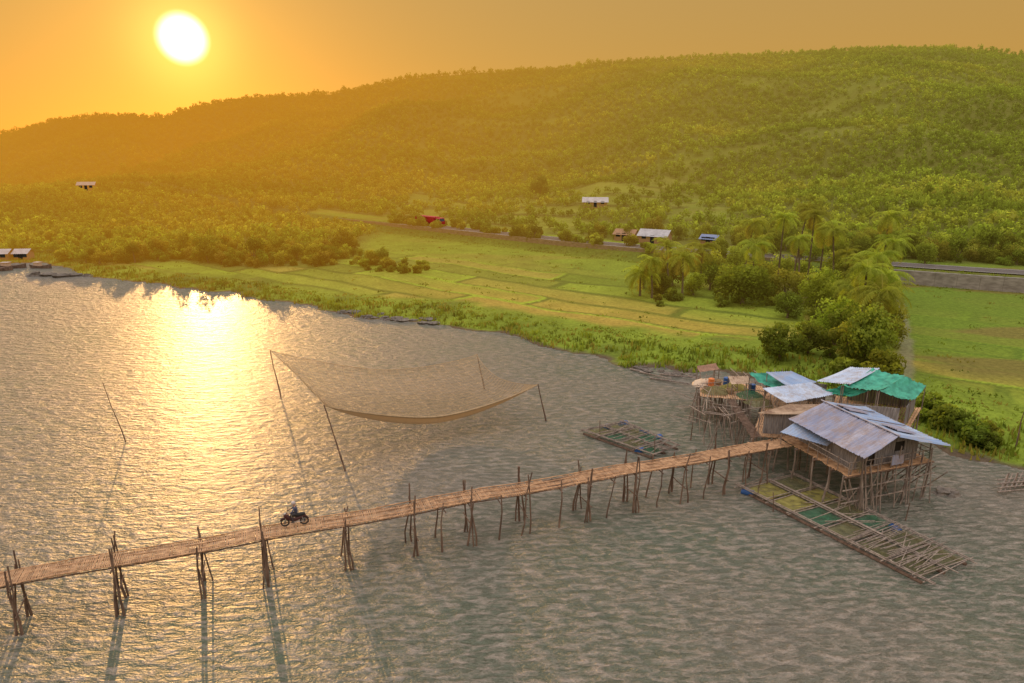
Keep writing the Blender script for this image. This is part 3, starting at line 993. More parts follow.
mb = MB(); mb.tube(HP(-3.95, 0, 6.12), HP(3.6, 0, 6.12), .05)
mb.obj("ridge_cap", M_grey, O, house)
for a_, b_ in ((-2.5, 1.0), (.4, 2.2)):
    mb = MB(); mb.tube(HP(a_, .3, 6.12), HP(a_ + .2, 3.9, 5.20), .03); mb.obj("roof_pole", M_wood, O, house)


def plankwall(mb, p0, p1, z0, z1, zt1=None, w=.22, skip=()):
    p0 = Vector(p0); p1 = Vector(p1); L_ = (p1 - p0).length; n = int(L_ / w); d = (p1 - p0).normalized()
    for i in range(n):
        t = (i + .5) / n
        if any(a_ < t < b_ for a_, b_ in skip): continue
        ztop = z1 + ((zt1 - z1) * t if zt1 is not None else 0)
        c_ = p0.lerp(p1, t); c_.z = (z0 + ztop) / 2 + random.uniform(-.02, .02)
        mb.box(c_, (L_ / n - .015, .04 + random.uniform(0, .015), ztop - z0), d)
fr = 2.4
mb = MB(); plankwall(mb, HP(fr, -2.5, 0), HP(fr, 0, 0), DZ, 4.72, 5.56, skip=((.35, .7),)); mb.obj("wall", M_wall, O, house)
mb = MB(); plankwall(mb, HP(fr, 0, 0), HP(fr, 3.3, 0), DZ, 5.56, 4.85, skip=((.35, .6),)); mb.obj("wall", M_wall, O, house)
for zc, hh_ in ((3.45, .9), (4.9, .5)):
    c_ = HP(fr, 1.57, 0); c_.z = zc
    mb = MB(); mb.box(c_, (.85, .05, hh_), e2); mb.obj("wall_panel", M_wall, O, house)
mb = MB(); plankwall(mb, HP(fr, -2.5, 0), HP(-3.2, -2.5, 0), DZ, 4.75); mb.obj("wall", M_wall, O, house)
mb = MB(); plankwall(mb, HP(fr, 3.3, 0), HP(-3.2, 3.3, 0), DZ, 4.8); mb.obj("wall", M_wall, O, house)
mb = MB(); plankwall(mb, HP(-3.2, -2.5, 0), HP(-3.2, 0, 0), DZ, 4.72, 5.56); mb.obj("wall", M_wall, O, house)
mb = MB(); plankwall(mb, HP(-3.2, 0, 0), HP(-3.2, 3.3, 0), DZ, 5.56, 4.85); mb.obj("wall", M_wall, O, house)
mb = MB(); mb.box(HP(fr - .08, -1.2, DZ + .85), (.86, .05, 1.7), e2); mb.obj("door", M_dark, O, house)
mb = MB(); mb.box(HP(fr - .09, 1.57, DZ + 1.25), (.9, .04, .8), e2); mb.obj("window", M_dark, O, house)
for b_, w_, mt in ((-2.9, .7, M_neto), (.3, 1.1, M_grey), (3.3, .6, M_netg)):
    mb = MB(); mb.sheet([HP(3.02, b_, DZ + 1.0), HP(3.02, b_ + w_, DZ + .95), HP(3.07, b_ + w_, DZ + .25), HP(3.07, b_, DZ + .2)], 4, .02, 3, 0, 1, .05); mb.obj("hanging_cloth", mt, O, house)
mb = MB()
corn = [HP(3.0, -3.5, 0), HP(3.0, 4.1, 0), HP(-3.9, 4.1, 0)]
for a_, b_ in ((corn[0], corn[1]), (corn[1], corn[2]), (HP(-1, -3.5, 0), corn[0])):
    L_ = (b_ - a_).length; n = int(L_ / .9)
    for i in range(n + 1):
        p = a_.lerp(b_, i / n)
        mb.tube(p + Vector((0, 0, DZ - .05)), p + Vector((random.uniform(-.05, .05), 0, DZ + .95 + random.uniform(-.05, .2))), .035)
    for zz in (.5, .9):
        mb.tube(a_ + Vector((0, 0, DZ + zz + random.uniform(-.04, .04))), b_ + Vector((0, 0, DZ + zz)), .035)
mb.obj("railing", M_wood2, O, house)
pts = []
for a_ in (-3.9, -2.1, -.3, 1.5, 3.0):
    for b_ in (-3.6, -1.9, 0, 2.1, 4.2):
        pts.append(HP(a_ + random.uniform(-.2, .2), b_ + random.uniform(-.2, .2), 0))
stilts(house, pts, DZ - .05, .10)
for b_ in (-3.3, -2.2, 1.0, 4.0):
    mb = MB(); mb.tube(HP(2.95, b_, DZ), HP(3.1, b_ * .92, 5.0), .05); mb.obj("porch_post", M_wood2, O, house)
mb = MB()
for i in range(20):
    a_ = random.uniform(-4, 3); b_ = random.uniform(-4, 3)
    if i % 2: mb.tube(HP(3.1 + random.uniform(-.3, .3), b_, random.uniform(-.5, .6)), HP(3.1, b_ + random.uniform(-1.5, 1.9), 2.7), .04)
    else: mb.tube(HP(a_, 4.25, .4), HP(a_ + 1.8, 4.3, 2.7), .04)
for zz in (.9, 1.9): mb.tube(HP(3.1, -3.9, zz), HP(3.1, 4.6, zz + .1), .05)
for i in range(16):
    b_ = random.uniform(-3.6, 4.4); mb.tube(HP(3.3 + random.uniform(-.2, .6), b_, -.8), HP(3.05, b_ + random.uniform(-.5, .5), DZ + random.uniform(-.2, 1.4)), .05, .035)
mb.obj("stilt_brace", M_wood2, O, house)
mb = MB(); mb.sheet([G(795, 422, 4.6), G(841, 435, 4.6), G(827, 446, 4.05), G(780, 432, 4.05)], 14, .025, 2, .02, 3)
mb.obj("awning", M_blue, O, house, "light blue corrugated awning")
for u, v in ((782, 432), (827, 445)):
    mb = MB(); q = G(u, v, 4.02); mb.tube((q.x, q.y, DZ - .1), q, .045); mb.obj("porch_post", M_wood2, O, house)


def shack(name, label, roofs, floor, nst, cat="shack", walls=None, fz=DZ - .25):
    c_ = sum((G(*f, fz) for f in floor), Vector()) / 4; c_.z = 0
    rt = root(name, c_, label, cat)
    F_ = [G(*f, fz) for f in floor]
    plank_floor(F_, 30).obj("floor", M_bamboo, c_, rt)
    pts = []
    for i in range(nst[0]):
        for j in range(nst[1]):
            s_, t_ = i / (nst[0] - 1), j / (nst[1] - 1)
            p = F_[0].lerp(F_[1], s_).lerp(F_[3].lerp(F_[2], s_), t_)
            pts.append((p.x + random.uniform(-.15, .15), p.y + random.uniform(-.15, .15)))
    stilts(rt, pts, fz - .03, .085)
    for q, mat, nm, kind in roofs:
        mb = MB()
        Q_ = [G(u, v, z) for u, v, z in q]
        if kind == 'tarp': mb.sheet(Q_, 10, .02, 10, .26, 2, .16)
        else: mb.sheet(Q_, int((Q_[1] - Q_[0]).length / .2), .03, 4, .05, 5, .05)
        mb.obj("roof_sheet" if kind != 'tarp' else "tarpaulin", mat, c_, rt, nm, smooth=(kind == 'tarp'))
        for p in Q_:
            m2 = MB(); pc = p.lerp((Q_[0] + Q_[1] + Q_[2] + Q_[3]) / 4, .06)
            m2.tube((pc.x, pc.y, fz - .1), (pc.x, pc.y, pc.z - .05), .05, .045); m2.obj("roof_post", M_wood2, c_, rt)
    for w in (walls or []):
        mb = MB()
        a_ = F_[w[0]].lerp(F_[w[1]], .08); b_ = F_[w[0]].lerp(F_[w[1]], .92)
        ce_ = (F_[0] + F_[1] + F_[2] + F_[3]) / 4
        a_ = a_.lerp(ce_, .15); b_ = b_.lerp(ce_, .15)
        plankwall(mb, a_, b_, fz, fz + 1.8)
        mb.obj("wall", M_wall, c_, rt)
    return rt


shack("fishing_shack", "open stilt shack roofed with pale blue metal sheets",
      [([(763, 388, 5.2), (812, 382, 5.2), (836, 394, 4.8), (787, 403, 4.8)], M_white, "pale blue corrugated sheet", 's'),
       ([(766, 372, 5.4), (792, 371, 5.4), (818, 382, 5.1), (790, 387, 5.0)], M_blue, "blue corrugated sheet", 's'),
       ([(758, 413, 4.7), (790, 404, 4.9), (823, 404, 4.9), (806, 414, 4.7)], M_tan, "tan weathered sheet", 's')],
      [(752, 436), (768, 392), (836, 402), (812, 440)], (5, 4), walls=[(1, 2), (0, 3)])
shack("tarpaulin_shelter", "stilt shelter with green tarpaulin roof and pale sheets",
      [([(816, 381, 5.3), (850, 384, 5.9), (880, 368, 5.9), (850, 367, 5.3)], M_white, "pale corrugated sheet", 's'),
       ([(842, 385, 5.85), (878, 390, 5.9), (905, 375, 6.0), (872, 368, 5.95)], M_green, "green tarpaulin slope", 'tarp'),
       ([(878, 390, 5.9), (912, 400, 4.9), (927, 385, 4.9), (905, 375, 6.0)], M_green, "green tarpaulin hanging side", 'tarp'),
       ([(818, 388, 4.9), (842, 395, 5.0), (870, 390, 5.7), (842, 385, 5.8)], M_green, "green tarpaulin front edge", 'tarp')],
      [(826, 424), (836, 396), (922, 408), (908, 432)], (5, 4), walls=[(1, 2), (2, 3), (0, 3)])
plat = shack("bamboo_platform", "cluttered bamboo work platform with green tarpaulin",
             [([(749, 372, 5.0), (768, 372, 5.0), (792, 385, 4.7), (772, 387, 4.7)], M_green, "small green tarpaulin", 'tarp'),
              ([(697, 366, 4.1), (716, 363, 4.2), (720, 369, 3.9), (700, 372, 3.8)], M_rooft, "rusty brown sheet", 's'),
              ([(728, 376, 4.2), (748, 376, 4.3), (752, 383, 3.9), (732, 384, 3.8)], M_tan, "brown thatch sheet", 's')],
             [(700, 396), (700, 378), (762, 386), (772, 402)], (7, 4), fz=2.7)
mb = MB()
for i in range(95):
    q = G(random.uniform(694, 790), random.uniform(378, 430), 2.4)
    a_ = Vector((q.x + random.uniform(-1, 1), q.y + random.uniform(-1, 1), random.uniform(-.6, .2)))
    t_ = q + Vector((random.uniform(-.3, .3), random.uniform(-.3, .3), random.uniform(-.3, 1.7)))
    mb.tube(a_, t_, .04, .03)
for i in range(60):
    q = G(random.uniform(696, 780), random.uniform(374, 426), random.uniform(1.6, 3.4))
    th = random.uniform(0, 3.14)
    mb.tube(q, q + Vector((math.cos(th) * 2.6, math.sin(th) * 2.6, random.uniform(-.5, .5))), .04, .03)
mb.obj("pole_scaffold", M_wood2, plat.location, plat)
for (u, v, mt) in ((716, 392, M_neto), (735, 388, M_nety), (750, 396, M_netg), (704, 384, M_tan), (760, 404, M_neto)):
    c_ = G(u, v, 2.75); mb = MB(); n = 12; vs = [c_ + Vector((0, 0, .55))]
    for j in (1, 2, 3):
        for i in range(n):
            th = 6.2832 * i / n; r = .33 * j * random.uniform(.8, 1.25)
            vs.append(c_ + Vector((math.cos(th) * r * 1.3, math.sin(th) * r, .55 * (1 - (j / 3) ** 1.6) + random.uniform(-.05, .08) * (j < 3))))
    fs = [(0, 1 + i, 1 + (i + 1) % n) for i in range(n)] + [(1 + j * n + i, 1 + (j + 1) * n + i, 1 + (j + 1) * n + (i + 1) % n, 1 + j * n + (i + 1) % n) for j in (0, 1) for i in range(n)]
    mb.add(vs, fs); meta(mb.obj("net_heap", mt, c_), "heap of folded fishing net on the bamboo platform", "fishing net", "net heaps on the platform")
wk = root("boardwalk", G(755, 430, 0), "narrow plank boardwalk linking bridge and platform", "boardwalk")
F_ = [G(752, 438, 2.9), G(727, 400, 2.75), G(734, 399, 2.75), G(761, 436, 2.9)]
plank_floor([F_[1], F_[2], F_[3], F_[0]], 70).obj("deck", M_wood, wk.location, wk)
stilts(wk, [F_[i].lerp(F_[j], t) for i, j in ((0, 1), (3, 2)) for t in (0, .25, .5, .75, 1)], 2.85, .07)


def drum_mesh(name, mat, r=.29, h=.88):
    mb = MB(); pf = [(0, .94), (.03, 1), (.3, 1), (.33, 1.05), (.36, 1), (.64, 1), (.67, 1.05), (.7, 1), (.97, 1), (1, .94)]
    n = 14; vs = []
    for t, k_ in pf:
        for i in range(n): vs.append((math.cos(6.2832 * i / n) * r * k_, math.sin(6.2832 * i / n) * r * k_, t * h))
    fs = [(j * n + i, j * n + (i + 1) % n, (j + 1) * n + (i + 1) % n, (j + 1) * n + i) for j in range(len(pf) - 1) for i in range(n)]
    fs += [tuple(range(n - 1, -1, -1)), tuple(range((len(pf) - 1) * n, len(pf) * n))]
    mb.add(vs, fs)
    mb.tube((r * .5, 0, h), (r * .5, 0, h + .03), .05)
    o_ = mb.obj(name, mat); me = o_.data; bpy.data.objects.remove(o_); return me


dm_b = drum_mesh("plastic_drum", M_blued); dm_o = drum_mesh("plastic_drum", M_orange)
def basket_mesh():
    mb = MB(); n = 14; vs = []
    pf = [(.0, .26), (.15, .34), (.35, .38), (.4, .40), (.4, .36), (.1, .28)]
    for z, r in pf:
        for i in range(n): vs.append((math.cos(6.2832 * i / n) * r, math.sin(6.2832 * i / n) * r, z))
    fs = [(j * n + i, j * n + (i + 1) % n, (j + 1) * n + (i + 1) % n, (j + 1) * n + i) for j in range(len(pf) - 1) for i in range(n)]
    fs += [tuple(range(n - 1, -1, -1)), tuple(range((len(pf) - 1) * n, len(pf) * n))]
    mb.add(vs, fs); o_ = mb.obj("fish_basket", M_bamboo2); me = o_.data; bpy.data.objects.remove(o_); return me


bm_ = basket_mesh()
for u, v, me, nm, lb in ((711, 387, dm_o, "plastic_drum", "orange plastic drum on the bamboo platform"), (726, 386, dm_b, "plastic_drum", "blue plastic drum on the bamboo platform"),
                         (707, 391, bm_, "fish_basket", "woven fish basket on the bamboo platform"), (718, 384, bm_, "fish_basket", "woven fish basket on the bamboo platform"),
                         (730, 393, bm_, "fish_basket", "woven fish basket on the bamboo platform"), (752, 393, dm_b, "plastic_drum", "blue plastic drum on the bamboo platform")):
    o = link(nm, me, G(u, v, 2.72)); meta(o, lb, "drum" if nm[0] == 'p' else "basket")


# ------------------------------------------------------------ fish pen rafts
def raft(name, label, corners, us, vs_, nets, z=.35, slat=None, drums=()):
    Q_ = [G(*c, z) for c in corners]; c0 = (Q_[0] + Q_[1] + Q_[2] + Q_[3]) / 4; c0.z = 0
    rt = root(name, c0, label, "fish farm raft")
    def B(s_, t_, dz=0):
        p = Q_[0].lerp(Q_[1], s_).lerp(Q_[3].lerp(Q_[2], s_), t_); return p + Vector((0, 0, dz))
    mb = MB()
    for u in us:
        for o_ in (-.010, .010):
            e_ = random.uniform(-.012, .012)
            mb.tube(B(u + o_ + e_, -.06 + random.uniform(-.05, .03), .03), B(u + o_ - e_, 1.06 + random.uniform(-.03, .06), .03 + random.uniform(0, .08)), .04, .033)
    for v in vs_:
        for o_ in (-.02, .02):
            mb.tube(B(-.02 + random.uniform(-.03, .01), v + o_, .12), B(1.02 + random.uniform(-.02, .04), v + o_ + random.uniform(-.01, .01), .12), .045, .038)
    for i in range(18):
        u = random.random(); mb.tube(B(u, random.uniform(-.1, .5), .16), B(u + random.uniform(-.12, .12), random.uniform(.5, 1.12), .2), .03, .025)
    mb.obj("bamboo_frame", M_wood2, c0, rt)
    for (i, j, mat, lb) in nets:
        a_, b_ = us[i] + .008, us[i + 1] - .008; c_, d_ = vs_[j] + .015, vs_[j + 1] - .015
        m2 = MB(); n = 8
        for y_ in range(n + 1):
            for x_ in range(n + 1):
                p = B(a_ + (b_ - a_) * x_ / n, c_ + (d_ - c_) * y_ / n)
                p.z = z - .02 - .28 * math.sin(math.pi * x_ / n) * math.sin(math.pi * y_ / n) + random.uniform(-.03, .03)
                m2.v.append(tuple(p)); m2.c.append(random.uniform(.4, 1.2))
        for y_ in range(n):
            for x_ in range(n):
                m2.f.append((y_ * (n + 1) + x_, y_ * (n + 1) + x_ + 1, (y_ + 1) * (n + 1) + x_ + 1, (y_ + 1) * (n + 1) + x_)); m2.m.append(0)
        m2.obj("net", mat, c0, rt, lb)
    if slat:
        mb = MB()
        for k_ in range(slat[2]):
            s_ = slat[0] + (slat[1] - slat[0]) * k_ / slat[2] + random.uniform(-.012, .012)
            mb.tube(B(s_, -.04 + random.uniform(-.08, .25), .2 + random.uniform(-.03, .05)), B(s_ + random.uniform(-.03, .03), 1.03 + random.uniform(-.25, .08), .2 + random.uniform(-.03, .05)), .032, .022)
        mb.obj("bamboo_slats", M_wood2, c0, rt)
    for (s_, t_) in drums:
        p = B(s_, t_); p.z = .08
        o_ = bpy.data.objects.new("float_drum", dm_b); COL.objects.link(o_); o_.parent = rt
        o_.location = p - c0; o_.rotation_euler = (math.pi / 2, 0, random.uniform(0, 3))
    mb = MB()
    for t_ in (.02, .5, .98): mb.tube(B(0, t_, -.3), B(1, t_, -.3), .12)
    mb.obj("float_log", M_wood, c0, rt)
    return rt, B


rt, B = raft("fish_pen_raft", "bamboo fish pen raft with yellow and green netting",
     [(742, 488), (922, 579), (968, 560), (794, 475)],
     [0, .17, .33, .50, .66, .83, 1.0], [0, .5, 1.0],
     [(0, 0, M_nety, "yellow netting"), (0, 1, M_neto, None), (1, 1, M_nety, None), (1, 0, M_nety, None), (2, 0, M_netg, "green netting"), (2, 1, M_neto, None),
      (3, 0, M_neto, None), (4, 1, M_neto, None), (3, 1, M_netg, "green netting"), (4, 0, M_neto, None), (5, 1, M_neto, None), (5, 0, M_neto, None)], slat=(.62, 1.0, 30), drums=((0, 0), (.62, 1)))
mb = MB(); mb.box(B(.36, .5, .24), (9, .2, .04), B(1, .5) - B(0, .5)); mb.obj("walk_plank", M_wood2, rt.location, rt)
rt2, B2 = raft("fish_pen_raft", "small bamboo raft with green nets and blue drums",
     [(583, 431), (652, 455), (678, 446), (622, 422)], [0, .25, .5, .75, 1.0], [0, .5, 1.0],
     [(1, 0, M_netg, "green netting"), (2, 1, M_netg, "green netting"), (3, 0, M_netg, None), (0, 0, M_neto, None), (0, 1, M_neto, None), (1, 1, M_neto, None), (2, 0, M_neto, None)],
     slat=(.2, .95, 10), drums=((0, .5), (0, .95), (.33, 1), (.66, 1), (.8, 0)))


def pole(u, v, h, lean, label, name="mooring_pole", r=.06, grp=None):
    p = G(u, v, 0); mb = MB()
    crooked(mb, p + Vector((0, 0, -1.2)), p + Vector((lean, random.uniform(-.2, .2), h)), r, r * .55)
    return meta(mb.obj(name, M_wood, p), label, "pole", grp)


for u, v, h in ((742, 482, 2.2), (757, 500, 1.7), (775, 512, 1.5), (800, 470, 2.0), (655, 456, 1.8), (600, 436, 1.6), (690, 440, 3), (704, 433, 3), (716, 438, 3.2), (700, 420, 2.5),
                (905, 520, 1.4), (880, 500, 2.2)):
    pole(u, v, h, random.uniform(-.25, .25), "thin wooden mooring pole standing in the water", grp="mooring poles by the fish pens")
pole(128, 442, 5.6, -1.3, "tall thin wooden pole leaning in the open water", "net_pole", .05)
pole(1013, 452, 4.6, .25, "tall thin wooden pole by the grassy bank", "net_pole", .07)

# ------------------------------------------------------------ lift net
Pb = [G(282, 398), G(348, 471), G(548, 421), G(486, 389)]
tipuv = [(270, 350), (324, 405), (538, 384), (477, 354)]
tips = []
for b_, (u, v) in zip(Pb, tipuv):
    vv = (341.5 - v) / 683
    z = CH + (b_.y * (-sp + cp * vv) / (cp + sp * vv))
    tips.append(Vector(((u - 512) / 683 * (b_.y * cp + (CH - z) * sp), b_.y, z)))
cN = (Pb[0] + Pb[1] + Pb[2] + Pb[3]) / 4
lift = root("lift_net", cN, "large tan fishing lift net hung between four poles", "fishing net")
for b_, t_ in zip(Pb, tips):
    mb = MB(); crooked(mb, b_ + Vector((0, 0, -1)), t_, .08, .05, k_=.01); mb.obj("pole", M_wood, cN, lift)
corn = [tips[0] - Vector((0, 0, .05)), tips[1] - Vector((0, 0, .05)), tips[2] - Vector((0, 0, .05)), tips[3] - Vector((0, 0, .05))]
def NP(s_, t_):
    p = corn[0].lerp(corn[1], t_).lerp(corn[3].lerp(corn[2], t_), s_)
    es = 1 - abs(2 * s_ - 1) ** 1.7; et = 1 - abs(2 * t_ - 1) ** 1.7
    es = es ** .8; et = et ** .8
    p += (cN - Vector((p.x, p.y, 0))).xy.to_3d() * (.16 * es * (1 - et) + .08 * et * (1 - es))
    sag = 2.1 * es * (1 - et) * (.75 + .45 * t_) + .9 * et * (1 - es) + 3.4 * (es * et) ** .8 * (.7 + .6 * t_)
    p.z = max(.35, p.z - sag)
    return p
n = 50; mb = MB()
for j in range(n + 1):
    for i in range(n + 1):
        t_ = j / n
        mb.v.append(tuple(NP(i / n, t_))); mb.c.append(.34 + .12 * ((i // 2 + j // 2) % 2) + 1.0 * max(0, t_ - .84) / .16 + .3 * max(0, .12 - i / n) * 8)
for j in range(n):
    for i in range(n):
        mb.f.append((j * (n + 1) + i, j * (n + 1) + i + 1, (j + 1) * (n + 1) + i + 1, (j + 1) * (n + 1) + i)); mb.m.append(0)
mb.obj("net", M_net, cN, lift, smooth=True)
mb = MB()
for k_ in range(0, 25):
    t_ = k_ / 24; e = .05 if k_ == 24 else (.035 if k_ == 0 else .014)
    mb.path([NP(i / 30, t_) for i in range(31)], [e + (.05 * math.sin(math.pi * i / 30) if k_ == 24 else 0) for i in range(31)], 5 if k_ == 24 else 3)
    e = .035 if k_ in (0, 24) else .014
    mb.path([NP(t_, i / 30) for i in range(31)], [e] * 31, 3)
mb.obj("rope", simple("net_rope", (.30, .22, .12), (.48, .35, .21), 5, .9), cN, lift)

# ------------------------------------------------------------ small shore things
def rock(u, v, s, label, name="rock", cat="rock", grp=None, z=0):
    p = G(u, v, z); mb = MB(); n = 10; rows = 6; vs = []
    sd = random.random() * 50
    for j in range(rows + 1):
        ph_ = math.pi * j / rows
        for i in range(n):
            th = 6.2832 * i / n
            d = Vector((math.sin(ph_) * math.cos(th), math.sin(ph_) * math.sin(th), math.cos(ph_)))
            r = 1 + .35 * math.sin(d.x * 3 + sd) * math.cos(d.y * 4 + sd) + .15 * math.sin(d.z * 7 + sd * 2)
            vs.append(p + Vector((d.x * s * 1.3, d.y * s, d.z * s * .6)) * r)
    fs = [(j * n + i, j * n + (i + 1) % n, (j + 1) * n + (i + 1) % n, (j + 1) * n + i) for j in range(rows) for i in range(n)]
    mb.add(vs, fs)
    return meta(mb.obj(name, M_rock, p), label, cat, grp)


for i in range(34):
    t = random.random()
    rock(335 + 100 * t, 312 + 9 * t + random.uniform(-1, 4), random.uniform(.25, .8), "dark rock on the muddy shoreline", grp="rocks on the shoreline")
for i in range(16):
    t = random.random()
    rock(636 + 60 * t, 367 + 9 * t + random.uniform(-1, 4), random.uniform(.2, .55), "dark rock on the muddy shoreline", grp="rocks on the shoreline")
for u, v, s in ((946, 492, .55), (953, 495, .45), (940, 494, .35)):
    rock(u, v, s, "dark wet rock rising from the water", grp="wet rocks off the bank")
for i in range(5):
    rock(35 + i * 13, 276 + random.uniform(-1, 1), random.uniform(.8, 1.4), "low dark rock on the sand spit", grp="rocks on the spit")
for u0, v0, u1, v1 in ((640, 372, 672, 379), (650, 378, 690, 384), (660, 374, 700, 378), (630, 369, 655, 375)):
    mb = MB(); a_ = G(u0, v0, .15); b_ = G(u1, v1, .25); crooked(mb, a_, b_, .1, .06)
    meta(mb.obj("driftwood_log", M_wood2, a_), "pale driftwood log lying on the shoreline", "log", "driftwood on the shore")
fr_ = G(1012, 486, 0); mb = MB()
for i in range(12):
    a_ = G(1000 + i * 5, 492 - i * 1.2, .3); b_ = G(1008 + i * 5, 474 - i * .6, .5); mb.tube(a_, b_, .05, .04)
for i in range(4):
    mb.tube(G(998, 480 + i * 4, .45), G(1062, 474 + i * 4, .45), .05)
for i in range(6):
    a_ = G(1004 + i * 9, 486, 0); mb.tube(a_ - Vector((0, 0, .8)), a_ + Vector((.2, 0, 1.1)), .05)
meta(mb.obj("bamboo_landing", M_wood2, fr_), "small grey bamboo landing stage at the bank", "landing stage")


# ------------------------------------------------------------ distant houses, truck, boats
def small_house(x, y, w, d, h, roofmat, yaw, label, zoff=0, wallmat=None, name="house"):
    z = float(hgt(x, y)) + zoff; o_ = Vector((x, y, z)); rt = root(name, o_, label, "house")
    a = Vector((math.cos(yaw), math.sin(yaw), 0)); b_ = Vector((-a.y, a.x, 0)); up = Vector((0, 0, 1))
    mb = MB(); mb.box(o_ + up * (h / 2 - .3), (w, d, h + .6), a)
    for s_ in (-1, 1):
        c_ = o_ + a * (s_ * w / 2 * .995) + up * h
        mb.add([c_ - b_ * d / 2, c_ + b_ * d / 2, c_ + up * (d * .27)], [(0, 1, 2)])
    mb.obj("wall", wallmat or M_wallw, o_, rt)
    for s_ in (-1, 1):
        mb = MB(); r0 = o_ + up * (h + d * .27 + .06); e = o_ + b_ * (s_ * (d / 2 + .5)) + up * (h - .1)
        mb.sheet([r0 - a * (w / 2 + .4), r0 + a * (w / 2 + .4), e + a * (w / 2 + .4), e - a * (w / 2 + .4)], int(w * 3), .03, 2)
        mb.obj("roof", roofmat, o_, rt)
    mb = MB(); mb.box(o_ - b_ * (d / 2 + .02) + up * 1.0, (1.0, .06, 2.0), a); mb.obj("door", M_dark, o_, rt)
    for k_ in (-.3, .3):
        mb = MB(); mb.box(o_ - b_ * (d / 2 + .02) + a * (w * k_) + up * 1.5, (1.1, .06, .9), a); mb.obj("window", M_glass, o_, rt)


small_house(28, 234, 8, 5, 1.7, M_roofw, -.1, "low house with pale sheet roof in the fields", wallmat=M_rooft)
small_house(shed.x, shed.y, 7, 5, 1.8, M_roofw, -.5, "roadside shed with grey sheet roof", wallmat=M_rooft)
small_house(shed.x - 6.5, shed.y + 4, 5, 4, 1.7, M_rooft, -.5, "small roadside hut with brown roof", wallmat=M_rooft)
small_house(48, 166, 3.6, 3.2, 1.5, M_roofb, -.6, "small hut with blue sheet roof among palms", wallmat=M_rooft)
small_house(-172, 283, 6, 4, 2.2, M_roofw, .3, "pale house among the woodland trees", .3, wallmat=M_rooft)
for u, v, w in ((0, 258, 5), (24, 257, 3)):
    p = G(u, v, .7); small_house(p.x, p.y, w, 3, 2.0, M_roofw, .1, "small shoreline shed with pale roof", -.6, wallmat=M_rooft)


def boat(u, v, Lb, yaw, label):
    p = G(u, v, 0); rt = root("fishing_boat", p, label, "boat", "boats moored in the bay")
    a = Vector((math.cos(yaw), math.sin(yaw), 0)); b_ = Vector((-a.y, a.x, 0)); mb = MB(); st = 9; vs = []
    for i in range(st):
        t = i / (st - 1); x = (t - .5) * Lb
        w = Lb * .15 * (1 - max(0, (t - .45) / .55) ** 2.2) + .03; sh = .55 + .5 * (abs(t - .45) * 1.8) ** 2
        for yy, zz in ((-w, sh), (-w * .75, -.1), (0, -.3), (w * .75, -.1), (w, sh), (w * .85, sh - .02), (0, .1), (-w * .85, sh - .02)):
            vs.append(p + a * x + b_ * yy + Vector((0, 0, zz)))
    fs = [(j * 8 + i, j * 8 + (i + 1) % 8, (j + 1) * 8 + (i + 1) % 8, (j + 1) * 8 + i) for j in range(st - 1) for i in range(8)]
    fs += [tuple(range(8)), tuple(range((st - 1) * 8, st * 8))[::-1]]
    mb.add(vs, fs); mb.obj("hull", M_wood, p, rt)
    mb = MB(); mb.box(p - a * Lb * .2 + Vector((0, 0, .8)), (Lb * .25, Lb * .2, .8), a); mb.box(p - a * Lb * .2 + Vector((0, 0, 1.27)), (Lb * .3, Lb * .25, .1), a)
    mb.obj("cabin", M_roofw, p, rt)


boat(12, 268, 6, .1, "dark wooden fishing boat with pale cabin"); boat(42, 268, 5, -.2, "dark wooden fishing boat with pale cabin"); boat(-6, 271, 7, .3, "dark wooden fishing boat with pale cabin")

# red truck
tx_ = -24.0; ty_ = float(yroad(tx_)) + .6; to = Vector((tx_, ty_, 3.224))
tdv = Vector((1, (float(yroad(tx_ + 1)) - float(yroad(tx_))), 0)).normalized(); tb = Vector((-tdv.y, tdv.x, 0))
trk = root("truck", to, "long red cargo truck driving on the hillside road", "truck")
mb = MB(); mb.box(to + tdv * -1.9 + Vector((0, 0, 1.85)), (8.4, 2.4, 1.8), tdv)
for i in range(11): mb.box(to + tdv * (-5.9 + i * .8) + Vector((0, 0, 1.85)), (.1, 2.5, 1.84), tdv)
mb.obj("cargo_box", M_red, to, trk)
mb = MB(); c_ = to + tdv * 3.4
w = 1.15
prof = [(-.9, .7), (1.1, .7), (1.15, 1.5), (.8, 2.5), (-.9, 2.55)]
vs = [c_ + tdv * x + tb * s_ * w + Vector((0, 0, z)) for s_ in (-1, 1) for x, z in prof]
mb.add(vs, [(0, 1, 2, 3, 4), (9, 8, 7, 6, 5)] + [(i, i + 5, (i + 1) % 5 + 5, (i + 1) % 5) for i in range(5)])
mb.obj("cab", M_red, to, trk)
mb = MB(); mb.add([c_ + tdv * (1.16) + tb * -.95 + Vector((0, 0, 1.6)), c_ + tdv * 1.16 + tb * .95 + Vector((0, 0, 1.6)), c_ + tdv * .88 + tb * .95 + Vector((0, 0, 2.35)), c_ + tdv * .88 + tb * -.95 + Vector((0, 0, 2.35))], [(0, 1, 2, 3)])
for s_ in (-1, 1):
    mb.add([c_ + tdv * x + tb * s_ * 1.165 + Vector((0, 0, z)) for x, z in ((-.5, 1.6), (.85, 1.6), (.65, 2.3), (-.5, 2.3))], [(0, 1, 2, 3)])
mb.obj("window", M_glass, to, trk)
mb = MB(); mb.box(to + tdv * -.8 + Vector((0, 0, .8)), (10.2, 1.0, .25), tdv); mb.obj("chassis", M_black, to, trk)
